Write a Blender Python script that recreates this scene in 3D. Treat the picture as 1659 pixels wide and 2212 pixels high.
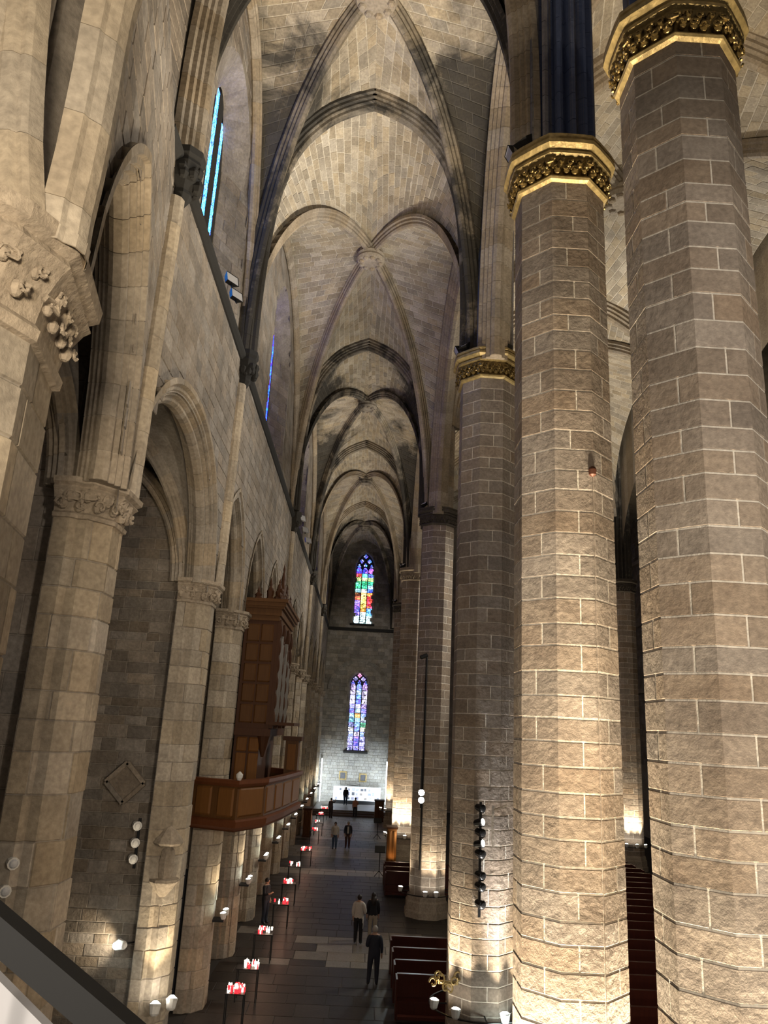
import bpy, bmesh, math, random
from mathutils import Vector, Matrix
random.seed(7)
S = bpy.context.scene
COL = S.collection
for o in list(bpy.data.objects): bpy.data.objects.remove(o)
PI = math.pi
V = Vector
# ------------------------------------------------------------------ camera
H = 8.0
ROT = Matrix(((0.99830947,-0.05604544,-0.0153987),(-0.03003312,-0.27058967,-0.96222619),(0.04976167,0.96106199,-0.27181545)))
F = 1650.0
cam = bpy.data.cameras.new('camera'); camo = bpy.data.objects.new('camera', cam); COL.objects.link(camo)
camo.matrix_world = Matrix.Translation((0,0,H)) @ ROT.to_4x4()
cam.sensor_fit = 'VERTICAL'; cam.sensor_height = 36.0; cam.sensor_width = 36.0; cam.lens = F*36/2212
cam.clip_start = 0.05; cam.clip_end = 400
S.camera = camo
def px(p):
    c = ROT.transposed() @ (V(p)-V((0,0,H)))
    if c.z > -0.2: return (-9999,-9999,0.1)
    return (829.5-F*c.x/c.z, 1106+F*c.y/c.z, -c.z)
def inframe(p, m=20):
    x,y,d = px(p); return -m < x < 1659+m and -m < y < 2212+m
# ------------------------------------------------------------------ world and exposure
W = bpy.data.worlds.new('world'); S.world = W; W.use_nodes = True
W.node_tree.nodes['Background'].inputs[0].default_value = (1.0,0.87,0.72,1)
W.node_tree.nodes['Background'].inputs[1].default_value = 0.10
S.view_settings.view_transform = 'Standard'; S.view_settings.look = 'None'
S.view_settings.gamma = 1.0; S.view_settings.use_curve_mapping = False
S.view_settings.exposure = 0.75
# light colours (linear)
WARM=(1.0,0.84,0.60); NEUT=(1.0,0.93,0.80); COOL=(0.80,0.92,1.0); AMB=(1.0,0.62,0.28)
def spot(loc, target, power, col=WARM, angle=70, blend=0.8, r=0.06, parent=None, name='lamp_light'):
    l = bpy.data.lights.new(name,'SPOT'); l.energy=power; l.color=col; l.spot_size=math.radians(angle); l.spot_blend=blend; l.shadow_soft_size=r
    o = bpy.data.objects.new(name,l); COL.objects.link(o); o.location=loc
    o.rotation_euler=(V(target)-V(loc)).to_track_quat('-Z','Y').to_euler()
    if parent: o.parent=parent; o.matrix_parent_inverse=parent.matrix_world.inverted() if False else Matrix.Translation(-V(parent.location))
    return o
def point(loc, power, col=WARM, r=0.08, parent=None, name='lamp_glow'):
    l = bpy.data.lights.new(name,'POINT'); l.energy=power; l.color=col; l.shadow_soft_size=r
    o = bpy.data.objects.new(name,l); COL.objects.link(o); o.location=loc
    if parent: o.parent=parent; o.matrix_parent_inverse=Matrix.Translation(-V(parent.location))
    return o
# ------------------------------------------------------------------ materials
def nd(nt,t,**k):
    n = nt.nodes.new(t)
    for a,b in k.items(): setattr(n,a,b)
    return n
def stone(name, c1, c2, rnd='obj', bump=0.5, bscale=9.0, soot=0.0, sootcol=(0.028,0.027,0.026), soot_scale=0.35, rough=0.9, zsoot=None, vary=0.30, streak=0.0, streakcol=(0.05,0.07,0.15)):
    m = bpy.data.materials.new(name); m.use_nodes=True; nt=m.node_tree; L=nt.links
    b = nt.nodes['Principled BSDF']; b.inputs['Roughness'].default_value=rough
    try: b.inputs['Specular IOR Level'].default_value=0.2
    except Exception: pass
    geo = nd(nt,'ShaderNodeNewGeometry'); pos = geo.outputs['Position']
    n1 = nd(nt,'ShaderNodeTexNoise'); n1.inputs['Scale'].default_value=1.3; n1.inputs['Detail'].default_value=6; n1.inputs['Roughness'].default_value=0.65
    L.new(pos,n1.inputs['Vector'])
    mix = nd(nt,'ShaderNodeMix',data_type='RGBA'); mix.inputs[6].default_value=(*c1,1); mix.inputs[7].default_value=(*c2,1)
    rp = nd(nt,'ShaderNodeMapRange'); rp.inputs[1].default_value=0.35; rp.inputs[2].default_value=0.68
    L.new(n1.outputs[0],rp.inputs[0]); L.new(rp.outputs[0],mix.inputs[0])
    colr = mix.outputs[2]
    if rnd:
        r = geo.outputs['Random Per Island'] if rnd=='island' else nd(nt,'ShaderNodeObjectInfo').outputs['Random']
        mr = nd(nt,'ShaderNodeMapRange'); mr.inputs[3].default_value=1-vary; mr.inputs[4].default_value=1+vary*0.7
        L.new(r,mr.inputs[0])
        hs = nd(nt,'ShaderNodeHueSaturation')
        L.new(mr.outputs[0],hs.inputs['Value']); L.new(colr,hs.inputs['Color'])
        m2 = nd(nt,'ShaderNodeMath',operation='MULTIPLY'); m2.inputs[1].default_value=7.31; L.new(r,m2.inputs[0])
        m3 = nd(nt,'ShaderNodeMath',operation='FRACT'); L.new(m2.outputs[0],m3.inputs[0])
        m4 = nd(nt,'ShaderNodeMapRange'); m4.inputs[3].default_value=0.75; m4.inputs[4].default_value=1.2; L.new(m3.outputs[0],m4.inputs[0])
        L.new(m4.outputs[0],hs.inputs['Saturation'])
        colr = hs.outputs[0]
    # fine speckle
    n2 = nd(nt,'ShaderNodeTexNoise'); n2.inputs['Scale'].default_value=14; n2.inputs['Detail'].default_value=5; L.new(pos,n2.inputs['Vector'])
    sp = nd(nt,'ShaderNodeMix',data_type='RGBA',blend_type='MULTIPLY'); sp.inputs[0].default_value=0.5
    rr = nd(nt,'ShaderNodeMapRange'); rr.inputs[1].default_value=0.3; rr.inputs[2].default_value=0.7; rr.inputs[3].default_value=0.55; rr.inputs[4].default_value=1.25
    L.new(n2.outputs[0],rr.inputs[0]); L.new(colr,sp.inputs[6]); L.new(rr.outputs[0],sp.inputs[7]); colr=sp.outputs[2]
    if soot>0:
        n3 = nd(nt,'ShaderNodeTexNoise'); n3.inputs['Scale'].default_value=soot_scale; n3.inputs['Detail'].default_value=8; n3.inputs['Roughness'].default_value=0.7; n3.inputs['Distortion'].default_value=0.6
        L.new(pos,n3.inputs['Vector']); f=n3.outputs[0]
        if zsoot:
            sx = nd(nt,'ShaderNodeSeparateXYZ'); L.new(pos,sx.inputs[0])
            zr = nd(nt,'ShaderNodeMapRange'); zr.inputs[1].default_value=zsoot[0]; zr.inputs[2].default_value=zsoot[1]; zr.inputs[3].default_value=zsoot[2]; zr.inputs[4].default_value=zsoot[3]
            L.new(sx.outputs[2],zr.inputs[0])
            ad = nd(nt,'ShaderNodeMath',operation='ADD'); L.new(f,ad.inputs[0]); L.new(zr.outputs[0],ad.inputs[1]); f=ad.outputs[0]
        mr2 = nd(nt,'ShaderNodeMapRange'); mr2.inputs[1].default_value=0.50; mr2.inputs[2].default_value=0.66; mr2.inputs[3].default_value=0; mr2.inputs[4].default_value=soot
        L.new(f,mr2.inputs[0])
        ms = nd(nt,'ShaderNodeMix',data_type='RGBA'); L.new(mr2.outputs[0],ms.inputs[0]); L.new(colr,ms.inputs[6]); ms.inputs[7].default_value=(*sootcol,1); colr=ms.outputs[2]
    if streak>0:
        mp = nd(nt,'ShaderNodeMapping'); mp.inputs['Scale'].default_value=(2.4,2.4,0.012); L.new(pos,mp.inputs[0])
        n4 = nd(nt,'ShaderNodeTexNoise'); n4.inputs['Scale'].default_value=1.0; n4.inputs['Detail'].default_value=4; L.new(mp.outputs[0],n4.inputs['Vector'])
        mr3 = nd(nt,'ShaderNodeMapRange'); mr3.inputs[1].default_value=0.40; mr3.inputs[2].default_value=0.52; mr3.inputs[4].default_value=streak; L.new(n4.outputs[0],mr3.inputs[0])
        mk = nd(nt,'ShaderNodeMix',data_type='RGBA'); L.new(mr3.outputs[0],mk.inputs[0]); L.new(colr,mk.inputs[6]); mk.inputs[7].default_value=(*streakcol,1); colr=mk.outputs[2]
    L.new(colr,b.inputs['Base Color'])
    if bump>0:
        n5 = nd(nt,'ShaderNodeTexNoise'); n5.inputs['Scale'].default_value=bscale; n5.inputs['Detail'].default_value=9; n5.inputs['Roughness'].default_value=0.62; L.new(pos,n5.inputs['Vector'])
        bp = nd(nt,'ShaderNodeBump'); bp.inputs['Strength'].default_value=bump; bp.inputs['Distance'].default_value=0.06
        L.new(n5.outputs[0],bp.inputs['Height']); L.new(bp.outputs[0],b.inputs['Normal'])
    return m
def plain(name, c, rough=0.6, metal=0.0, noise=0.15, emit=None, es=0.0, nscale=20.0, bump=0.0):
    m = bpy.data.materials.new(name); m.use_nodes=True; nt=m.node_tree; L=nt.links
    b = nt.nodes['Principled BSDF']; b.inputs['Roughness'].default_value=rough; b.inputs['Metallic'].default_value=metal
    n = nd(nt,'ShaderNodeTexNoise'); n.inputs['Scale'].default_value=nscale; n.inputs['Detail'].default_value=4
    g = nd(nt,'ShaderNodeNewGeometry'); L.new(g.outputs['Position'],n.inputs['Vector'])
    mr = nd(nt,'ShaderNodeMapRange'); mr.inputs[3].default_value=1-noise; mr.inputs[4].default_value=1+noise; L.new(n.outputs[0],mr.inputs[0])
    hs = nd(nt,'ShaderNodeHueSaturation'); hs.inputs['Color'].default_value=(*c,1); L.new(mr.outputs[0],hs.inputs['Value']); L.new(hs.outputs[0],b.inputs['Base Color'])
    if emit: b.inputs['Emission Color'].default_value=(*emit,1); b.inputs['Emission Strength'].default_value=es
    if bump:
        bp = nd(nt,'ShaderNodeBump'); bp.inputs['Strength'].default_value=bump; bp.inputs['Distance'].default_value=0.02; L.new(n.outputs[0],bp.inputs['Height']); L.new(bp.outputs[0],b.inputs['Normal'])
    return m
def wood(name, c1, c2, rough=0.45):
    m = bpy.data.materials.new(name); m.use_nodes=True; nt=m.node_tree; L=nt.links
    b = nt.nodes['Principled BSDF']; b.inputs['Roughness'].default_value=rough; b.inputs['Specular IOR Level'].default_value=0.25
    g = nd(nt,'ShaderNodeNewGeometry'); mp = nd(nt,'ShaderNodeMapping'); mp.inputs['Scale'].default_value=(14,14,1.2); L.new(g.outputs['Position'],mp.inputs[0])
    n = nd(nt,'ShaderNodeTexNoise'); n.inputs['Scale'].default_value=1.5; n.inputs['Detail'].default_value=6; L.new(mp.outputs[0],n.inputs['Vector'])
    mx = nd(nt,'ShaderNodeMix',data_type='RGBA'); mx.inputs[6].default_value=(*c1,1); mx.inputs[7].default_value=(*c2,1); L.new(n.outputs[0],mx.inputs[0]); L.new(mx.outputs[2],b.inputs['Base Color'])
    return m
def emis(name,c,s):
    m = bpy.data.materials.new(name); m.use_nodes=True; nt=m.node_tree
    b=nt.nodes['Principled BSDF']; b.inputs['Base Color'].default_value=(*[min(1,x*.5) for x in c],1); b.inputs['Emission Color'].default_value=(*c,1); b.inputs['Emission Strength'].default_value=s
    return m
M={}
CS1=(0.37,0.305,0.245); CS2=(0.27,0.215,0.17)
M['col']=stone('column_stone',CS1,CS2,'obj',bump=0.6,bscale=6,vary=0.2)
M['coli']=stone('column_stone_joined',CS1,CS2,'island',bump=0.45,bscale=6,vary=0.2)
M['mortar']=stone('pale_mortar',(0.86,0.80,0.70),(0.70,0.64,0.55),None,bump=0.6,bscale=16)
M['vmortar']=stone('vault_mortar',(0.60,0.54,0.45),(0.48,0.43,0.35),None,bump=0.3)
M['vmsoot']=stone('sooty_vault_mortar',(0.56,0.50,0.41),(0.45,0.40,0.32),None,bump=0.3,soot=0.85,sootcol=(0.045,0.042,0.038),zsoot=(24.6,28.2,0.42,-0.05))
VC1=(0.44,0.375,0.285); VC2=(0.31,0.26,0.195)
M['vault']=stone('vault_stone',VC1,VC2,'obj',bump=0.3,vary=0.24)
M['vaulti']=stone('vault_stone_joined',VC1,VC2,'island',bump=0.3,vary=0.24)
M['vsoot']=stone('sooty_vault_stone',VC1,VC2,'obj',bump=0.3,soot=0.88,zsoot=(24.6,28.2,0.42,-0.05),vary=0.24)
M['vsooti']=stone('sooty_vault_stone_joined',VC1,VC2,'island',bump=0.3,soot=0.88,zsoot=(24.6,28.2,0.42,-0.05),vary=0.24)
M['rib']=stone('rib_stone',(0.40,0.33,0.25),(0.28,0.23,0.17),'island',bump=0.3,vary=0.18)
M['ribsoot']=stone('sooty_rib_stone',(0.33,0.28,0.22),(0.20,0.17,0.13),'island',bump=0.3,soot=0.9,soot_scale=0.6,vary=0.2,zsoot=(21,28.5,0.20,0.04))
M['ribblue']=stone('sooty_rib_stone_blue_shade',(0.34,0.30,0.25),(0.22,0.19,0.16),'island',bump=0.3,vary=0.2,soot=0.15,streak=0.9,streakcol=(0.050,0.078,0.18))  # light soot, plus vertical bands of bluish shade painted into the colour
M['wall']=stone('wall_ashlar',(0.33,0.285,0.24),(0.20,0.17,0.142),'obj',bump=0.5,vary=0.22)
M['walli']=stone('wall_ashlar_joined',(0.33,0.285,0.24),(0.20,0.17,0.142),'island',bump=0.5,vary=0.22)
M['wmortar']=stone('wall_mortar',(0.36,0.32,0.27),(0.26,0.22,0.18),None,bump=0.4)
M['pier']=stone('pier_ashlar',(0.46,0.385,0.29),(0.32,0.265,0.20),'obj',bump=0.4,vary=0.2)
M['pieri']=stone('pier_ashlar_joined',(0.46,0.385,0.29),(0.32,0.265,0.20),'island',bump=0.4,vary=0.2)
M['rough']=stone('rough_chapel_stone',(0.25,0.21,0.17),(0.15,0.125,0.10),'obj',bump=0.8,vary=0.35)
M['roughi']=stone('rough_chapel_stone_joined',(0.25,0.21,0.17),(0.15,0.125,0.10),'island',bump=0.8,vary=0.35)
M['end']=stone('end_wall_stone',(0.32,0.29,0.245),(0.20,0.175,0.145),'island',bump=0.6,vary=0.3)
M['endo']=stone('end_wall_stone_block',(0.30,0.27,0.22),(0.19,0.165,0.135),'obj',bump=0.6,vary=0.3)
M['white']=stone('lower_end_wall_stone',(0.40,0.38,0.345),(0.28,0.265,0.24),'island',bump=0.6,vary=0.12)  # end wall stone made paler, lamplight put into its colour
M['carved']=stone('carved_stone',(0.46,0.38,0.29),(0.27,0.22,0.165),None,bump=0.9,bscale=5)
M['black']=plain('black_metal',(0.012,0.012,0.013),0.45,0.3)
M['string']=plain('sooty_black_stone',(0.016,0.015,0.014),0.9,0,0.4)
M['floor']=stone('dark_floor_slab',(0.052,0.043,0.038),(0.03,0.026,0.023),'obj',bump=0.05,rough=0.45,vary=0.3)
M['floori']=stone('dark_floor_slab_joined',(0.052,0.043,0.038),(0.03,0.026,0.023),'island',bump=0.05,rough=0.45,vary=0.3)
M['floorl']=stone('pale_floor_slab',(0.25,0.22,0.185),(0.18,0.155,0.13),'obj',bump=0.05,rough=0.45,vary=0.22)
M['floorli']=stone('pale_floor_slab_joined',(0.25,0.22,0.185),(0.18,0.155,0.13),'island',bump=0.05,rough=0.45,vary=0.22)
M['pew']=wood('dark_red_wood',(0.085,0.018,0.009),(0.045,0.010,0.006),0.38)
M['organ']=wood('organ_wood',(0.13,0.056,0.015),(0.075,0.030,0.008),0.6)
M['organd']=wood('organ_carved_wood',(0.085,0.032,0.011),(0.042,0.015,0.006),0.6)
M['balc']=wood('balcony_wood',(0.21,0.088,0.020),(0.13,0.050,0.012),0.65)
M['balcr']=wood('balcony_red_wood',(0.16,0.050,0.015),(0.095,0.028,0.009),0.6)
M['pipe']=plain('organ_pipe_metal',(0.20,0.18,0.16),0.45,0.5)
M['lampwhite']=plain('white_lamp_housing',(0.7,0.68,0.64),0.5)
M['bulb']=emis('lamp_lens',(1.0,0.93,0.80),28)
M['bulbg']=emis('lamp_lens_cool',(0.86,1.0,0.95),35)
M['bulbdim']=emis('lamp_lens_dim',(1.0,0.9,0.75),6)
M['red']=emis('red_votive_glass',(1.0,0.02,0.03),1.5)
M['flame']=emis('candle_flame',(1.0,0.85,0.6),16)
M['wax']=emis('lit_white_wax',(1.0,0.88,0.72),1.6)
M['rail']=plain('dark_grey_painted_rail',(0.009,0.0095,0.010),0.7,0.0,0.08)
M['panel']=plain('pale_grey_panel',(0.52,0.52,0.54),0.6,0,0.05)
# ------------------------------------------------------------------ object helpers
def tag(o,label=None,cat=None,group=None,kind=None):
    if label: o['label']=label
    if cat: o['category']=cat
    if group: o['group']=group
    if kind: o['kind']=kind
    return o
def empty(name, loc=(0,0,0), **k):
    o=bpy.data.objects.new(name,None); COL.objects.link(o); o.location=loc; o.empty_display_size=0.2; tag(o,**k); return o
def link(name, me, parent=None, mat=None, loc=None, rot=None):
    o=bpy.data.objects.new(name,me); COL.objects.link(o)
    if mat is not None and not me.materials: me.materials.append(mat)
    if loc is not None: o.location=loc
    if rot is not None: o.rotation_euler=rot
    if parent:
        o.parent=parent
    return o
def wmesh(name, vs, fs, parent=None, mat=None, smooth=False, fix=True):
    """mesh from WORLD coordinates; parent offsets (empties without rotation) are removed; own origin = centroid"""
    me=bpy.data.meshes.new(name)
    c=V((0,0,0))
    if vs:
        xs=[v[0] for v in vs]; ys=[v[1] for v in vs]; zs=[v[2] for v in vs]
        c=V(((min(xs)+max(xs))/2,(min(ys)+max(ys))/2,min(zs)))
    me.from_pydata([(v[0]-c.x,v[1]-c.y,v[2]-c.z) for v in vs],[],fs); 
    if smooth: me.polygons.foreach_set('use_smooth',[True]*len(me.polygons))
    po=V((0,0,0)); p=parent
    while p: po+=V(p.location); p=p.parent
    o=link(name,me,parent,mat,c-po)
    return o
class MB:
    def __init__(s): s.v=[]; s.f=[]
    def add(s,vs,fs):
        n=len(s.v); s.v+=[tuple(v) for v in vs]; s.f+=[tuple(i+n for i in f) for f in fs]; return s
    def box(s,x0,x1,y0,y1,z0,z1):
        return s.add([(x0,y0,z0),(x1,y0,z0),(x1,y1,z0),(x0,y1,z0),(x0,y0,z1),(x1,y0,z1),(x1,y1,z1),(x0,y1,z1)],
          [(3,2,1,0),(4,5,6,7),(0,1,5,4),(1,2,6,5),(2,3,7,6),(3,0,4,7)])
    def bar(s,a,b,w,h=None,n=4,taper=1.0):
        a,b=V(a),V(b); d=(b-a).normalized(); u=d.orthogonal().normalized() if abs(d.z)<0.99 else V((1,0,0))
        if abs(d.z)<0.99: u=d.cross(V((0,0,1))).normalized()
        w2=d.cross(u); h=h or w; vs=[]
        for q,k in ((a,1.0),(b,taper)):
            for i in range(n):
                t=2*PI*(i+0.5)/n; sc=math.sqrt(2) if n==4 else 1
                vs.append(q+u*(w/2*sc*math.cos(t)*k)+w2*(h/2*sc*math.sin(t)*k))
        fs=[tuple(range(n-1,-1,-1)),tuple(range(n,2*n))]+[(i,(i+1)%n,n+(i+1)%n,n+i) for i in range(n)]
        return s.add(vs,fs)
    def lathe(s,c,prof,n=12,phase=0.0,axis=None):
        vs=[];fs=[]; c=V(c)
        q=V(axis).to_track_quat('Z','Y') if axis is not None else None
        for r,z in prof:
            for i in range(n):
                t=phase+2*PI*i/n; p=V((r*math.cos(t),r*math.sin(t),z))
                vs.append(c+(q@p if q else p))
        m=len(prof)
        for j in range(m-1):
            for i in range(n): fs.append((j*n+i,j*n+(i+1)%n,(j+1)*n+(i+1)%n,(j+1)*n+i))
        fs.append(tuple(range(n-1,-1,-1))); fs.append(tuple((m-1)*n+i for i in range(n)))
        return s.add(vs,fs)
    def ball(s,c,r,sx=1,sy=1,sz=1,n=8,m=5):
        prof=[(max(0.001,math.sin(PI*j/m)),-math.cos(PI*j/m)) for j in range(m+1)]
        vs=[];fs=[]
        for a,z in prof:
            for i in range(n): vs.append((c[0]+r*sx*a*math.cos(2*PI*i/n),c[1]+r*sy*a*math.sin(2*PI*i/n),c[2]+r*sz*z))
        for j in range(m):
            for i in range(n): fs.append((j*n+i,j*n+(i+1)%n,(j+1)*n+(i+1)%n,(j+1)*n+i))
        return s.add(vs,fs)
    def prism(s,poly,z0,z1):
        n=len(poly); vs=[(x,y,z0) for x,y in poly]+[(x,y,z1) for x,y in poly]
        return s.add(vs,[tuple(range(n-1,-1,-1)),tuple(range(n,2*n))]+[(i,(i+1)%n,n+(i+1)%n,n+i) for i in range(n)])
    def build(s,name,mat=None,parent=None,smooth=False): return wmesh(name,s.v,s.f,parent,mat,smooth)
# ---- blockwork: a block is a shallow pillow on any surface surf(u,v,o) -> point
def block_geo(surf,us,vs_,d):
    nu,nv=len(us),len(vs_); pts=[];fs=[]
    for j,v in enumerate(vs_):
        for i,u in enumerate(us):
            o=0.0 if (i in (0,nu-1) or j in (0,nv-1)) else d
            pts.append(tuple(surf(u,v,o)))
    for j in range(nv-1):
        for i in range(nu-1): fs.append((j*nu+i,j*nu+i+1,(j+1)*nu+i+1,(j+1)*nu+i))
    return pts,fs
def emit_blocks(parent, blocks, mobj, mstuff, limit=300, minpx=10, name='brick', sname='small_bricks'):
    """blocks: list of (pts, faces, height). Those that show largest become objects, the rest one stuff mesh"""
    cand=[]; rest=[]
    for i,(p,f,h) in enumerate(blocks):
        c=V((0,0,0))
        for q in p: c+=V(q)
        c/=len(p); x,y,d=px(c)
        if limit and -15<x<1674 and -15<y<2227 and F*h/d>=minpx: cand.append((d,i))
        else: rest.append(i)
    cand.sort(); rest+= [i for _,i in cand[limit:]]
    for _,i in cand[:limit]:
        wmesh(name,blocks[i][0],blocks[i][1],parent,mobj)
    if rest:
        mb=MB()
        for i in rest: mb.add(blocks[i][0],blocks[i][1])
        o=mb.build(sname,mstuff,parent); o['kind']='stuff'
# ---- path surfaces (vertical prisms over a 2D polyline; outward normal = right of travel)
class Path:
    def __init__(s,pts,closed=False):
        s.p=[V((a,b)) for a,b in pts]; s.closed=closed
        if closed: s.p.append(s.p[0])
        s.n=[];s.u=[0.0]
        for i in range(len(s.p)-1):
            d=s.p[i+1]-s.p[i]; s.u.append(s.u[-1]+d.length); d.normalize(); s.n.append(V((d.y,-d.x)))
        s.L=s.u[-1]
    def miter(s,i):
        k=len(s.n)
        if s.closed: a,b=s.n[(i-1)%k],s.n[i%k]
        else: a,b=s.n[max(0,i-1)],s.n[min(k-1,i)]
        m=(a+b); 
        if m.length<1e-4: return b
        m.normalize(); return m/max(0.35,m.dot(b))
    def at(s,u,o):
        if s.closed: u=u%s.L
        for i in range(len(s.n)):
            if u<=s.u[i+1]+1e-9:
                if abs(u-s.u[i])<1e-5: return s.p[i]+s.miter(i)*o
                if abs(u-s.u[i+1])<1e-5: return s.p[i+1]+s.miter(i+1)*o
                t=(u-s.u[i])/(s.u[i+1]-s.u[i]); return s.p[i].lerp(s.p[i+1],t)+s.n[i]*o
        return s.p[-1]+s.n[-1]*o
    def cuts(s,a,b):
        r=[]
        for k in (-1,0,1) if s.closed else (0,):
            for i,u in enumerate(s.u[:-1] if s.closed else s.u):
                w=u+k*s.L
                if a+0.03<w<b-0.03: r.append(w)
        return sorted(r)
def path_blocks(P,z0,z1,ch,bl,gap=0.014,d=0.018,c=0.012,skip=None,jit=0.25,rng=None,hv=0.0):
    rng=rng or random; out=[]; z=z0; k=0
    while z<z1-0.05:
        h=min(ch*(1+rng.uniform(-hv,hv)),z1-z); 
        if z1-(z+h)<ch*0.35: h=z1-z
        u=0.0 if not k%2 else -bl*0.5; 
        while u<P.L-0.02:
            ln=bl*(1+rng.uniform(-jit,jit)); a=max(0,u); b=min(P.L,u+ln)
            if P.L-b<bl*0.25: b=P.L
            u=b if b==P.L else u+ln
            if b-a<0.06: continue
            if skip:
                m=P.at((a+b)/2,0)
                if skip(m.x,m.y,z+h/2): continue
            dd=d*(1+rng.uniform(-0.4,0.4)); g=gap/2
            us=[a+g,a+g+c]+[w for w in P.cuts(a+g+c,b-g-c)]+[b-g-c,b-g]
            vv=[z+g,z+g+c,z+h-g-c,z+h-g]
            def sf(uu,v,o): q=P.at(uu,o); return (q.x,q.y,v)
            p,f=block_geo(sf,us,vv,dd); out.append((p,f,h))
        z+=h;k+=1
    return out
def path_shell(P,z0,z1):
    mb=MB(); pts=[P.at(u,0) for u in P.u]; n=len(pts)
    vs=[(q.x,q.y,z0) for q in pts]+[(q.x,q.y,z1) for q in pts]
    mb.add(vs,[(i,i+1,n+i+1,n+i) for i in range(n-1)]); return mb
# ---- swept mouldings with voussoir joints
PROF_RIB=[(-.24,0),(-.24,.10),(-.17,.13),(-.17,.22),(-.10,.25),(-.11,.33),(-.05,.40),(0.05,.40),(.11,.33),(.10,.25),(.17,.22),(.17,.13),(.24,.10),(.24,0)]
PROF_ARCH=[(-.38,0),(-.38,.12),(-.30,.15),(-.30,.24),(-.22,.27),(-.22,.34),(-.14,.37),(-.13,.46),(-.06,.52),(.06,.52),(.13,.46),(.14,.37),(.22,.34),(.22,.27),(.30,.24),(.30,.15),(.38,.12),(.38,0)]
PROF_BIG=[(-.30,0),(-.30,.16),(-.26,.20),(-.22,.30),(-.12,.37),(0,.39),(.12,.37),(.20,.31),(.22,.24),(.27,.22),(.30,.16),(.30,0)]
def resample(pts,step):
    pts=[V(p) for p in pts]; L=[0]
    for a,b in zip(pts,pts[1:]): L.append(L[-1]+(b-a).length)
    n=max(2,int(round(L[-1]/step))); out=[];j=0
    for i in range(n+1):
        t=L[-1]*i/n
        while j<len(L)-2 and L[j+1]<t: j+=1
        k=(t-L[j])/max(1e-9,L[j+1]-L[j]); out.append(pts[j].lerp(pts[j+1],k))
    return out
def sweep(mb,curve,prof,side,inward,scale=1.0,step=0.5,gap=0.012,seg=2):
    """curve: extrados points; prof (w,d): d goes inward. side: constant width direction; inward: hint point/vector fn"""
    side=V(side).normalized(); pts=resample(curve,step/seg); n=len(pts); fr=[]
    for i,p in enumerate(pts):
        t=(pts[min(n-1,i+1)]-pts[max(0,i-1)]).normalized(); nn=t.cross(side).normalized()
        if nn.dot(V(inward)-p)<0: nn=-nn
        fr.append((p,t,nn))
    m=len(prof)
    for a in range(0,n-1,seg):
        b=min(n-1,a+seg); rows=[]
        for i in range(a,b+1):
            p,t,nn=fr[i]; off=t*(gap/2 if i==a else (-gap/2 if i==b else 0))
            rows.append([p+off+side*(w*scale)+nn*(d*scale) for w,d in prof])
        vs=[q for r in rows for q in r]; fs=[]
        for j in range(len(rows)-1):
            for k in range(m-1): fs.append((j*m+k,j*m+k+1,(j+1)*m+k+1,(j+1)*m+k))
        fs.append(tuple(range(m))); fs.append(tuple((len(rows)-1)*m+k for k in range(m-1,-1,-1)))
        mb.add(vs,fs)
    # joint core, slightly recessed
    rows=[[p+side*(w*scale*0.97)+nn*(d*scale*0.97) for w,d in prof] for p,t,nn in fr]
    vs=[q for r in rows for q in r]; fs=[(j*m+k,j*m+k+1,(j+1)*m+k+1,(j+1)*m+k) for j in range(n-1) for k in range(m-1)]
    mb.add(vs,fs); return mb
# ------------------------------------------------------------------ layout
YB=[12.7,20.9,37.8,53.1,68.8,84.0]
XL=-4.1; XU=-4.3; ZS=18.5; ZK=28.3
COLS=[(4.41,9.64),(3.33,12.77),(3.28,21.1),(3.42,37.9),(3.2,53.2),(3.32,68.9)]
exec_order=[]
RT=ROT.copy()
def wray(x,y):
    return ROT @ V((x-829.5,-(y-1106),-F))
def at_y(x,y,Y):
    d=wray(x,y); return V((0,0,H))+d*(Y/d.y)
def at_z(x,y,z):
    d=wray(x,y); return V((0,0,H))+d*((z-H)/d.z)
def catmull(pts,n=8):
    out=[]
    for i in range(len(pts)-1):
        p0=pts[max(0,i-1)];p1=pts[i];p2=pts[i+1];p3=pts[min(len(pts)-1,i+2)]
        for k in range(n):
            t=k/n
            out.append(tuple(0.5*((2*b)+(-a+c)*t+(2*a-5*b+4*c-d)*t*t+(-a+3*b-3*c+d)*t**3) for a,b,c,d in zip(p0,p1,p2,p3)))
    out.append(pts[-1]); return out
TT=[(1,18.5),(1,20.3),(.985,21.9),(.95,23.4),(.89,24.6),(.75,25.95),(.48,27.1),(.22,27.65),(0,27.95)]
TT=catmull([(a,(b-18.5)/9.45) for a,b in TT])
PT=catmull([(math.sqrt(max(0,1.45**2-(1.379*s)**2))-.45, s) for s in [i/10 for i in range(11)]],4)
def tprof(fz,tab=TT):
    for (a,z0),(b,z1) in zip(tab,tab[1:]):
        if z0<=fz<=z1: return a+(b-a)*(fz-z0)/max(1e-9,z1-z0)
    return tab[-1][0] if fz>0.5 else tab[0][0]
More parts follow.
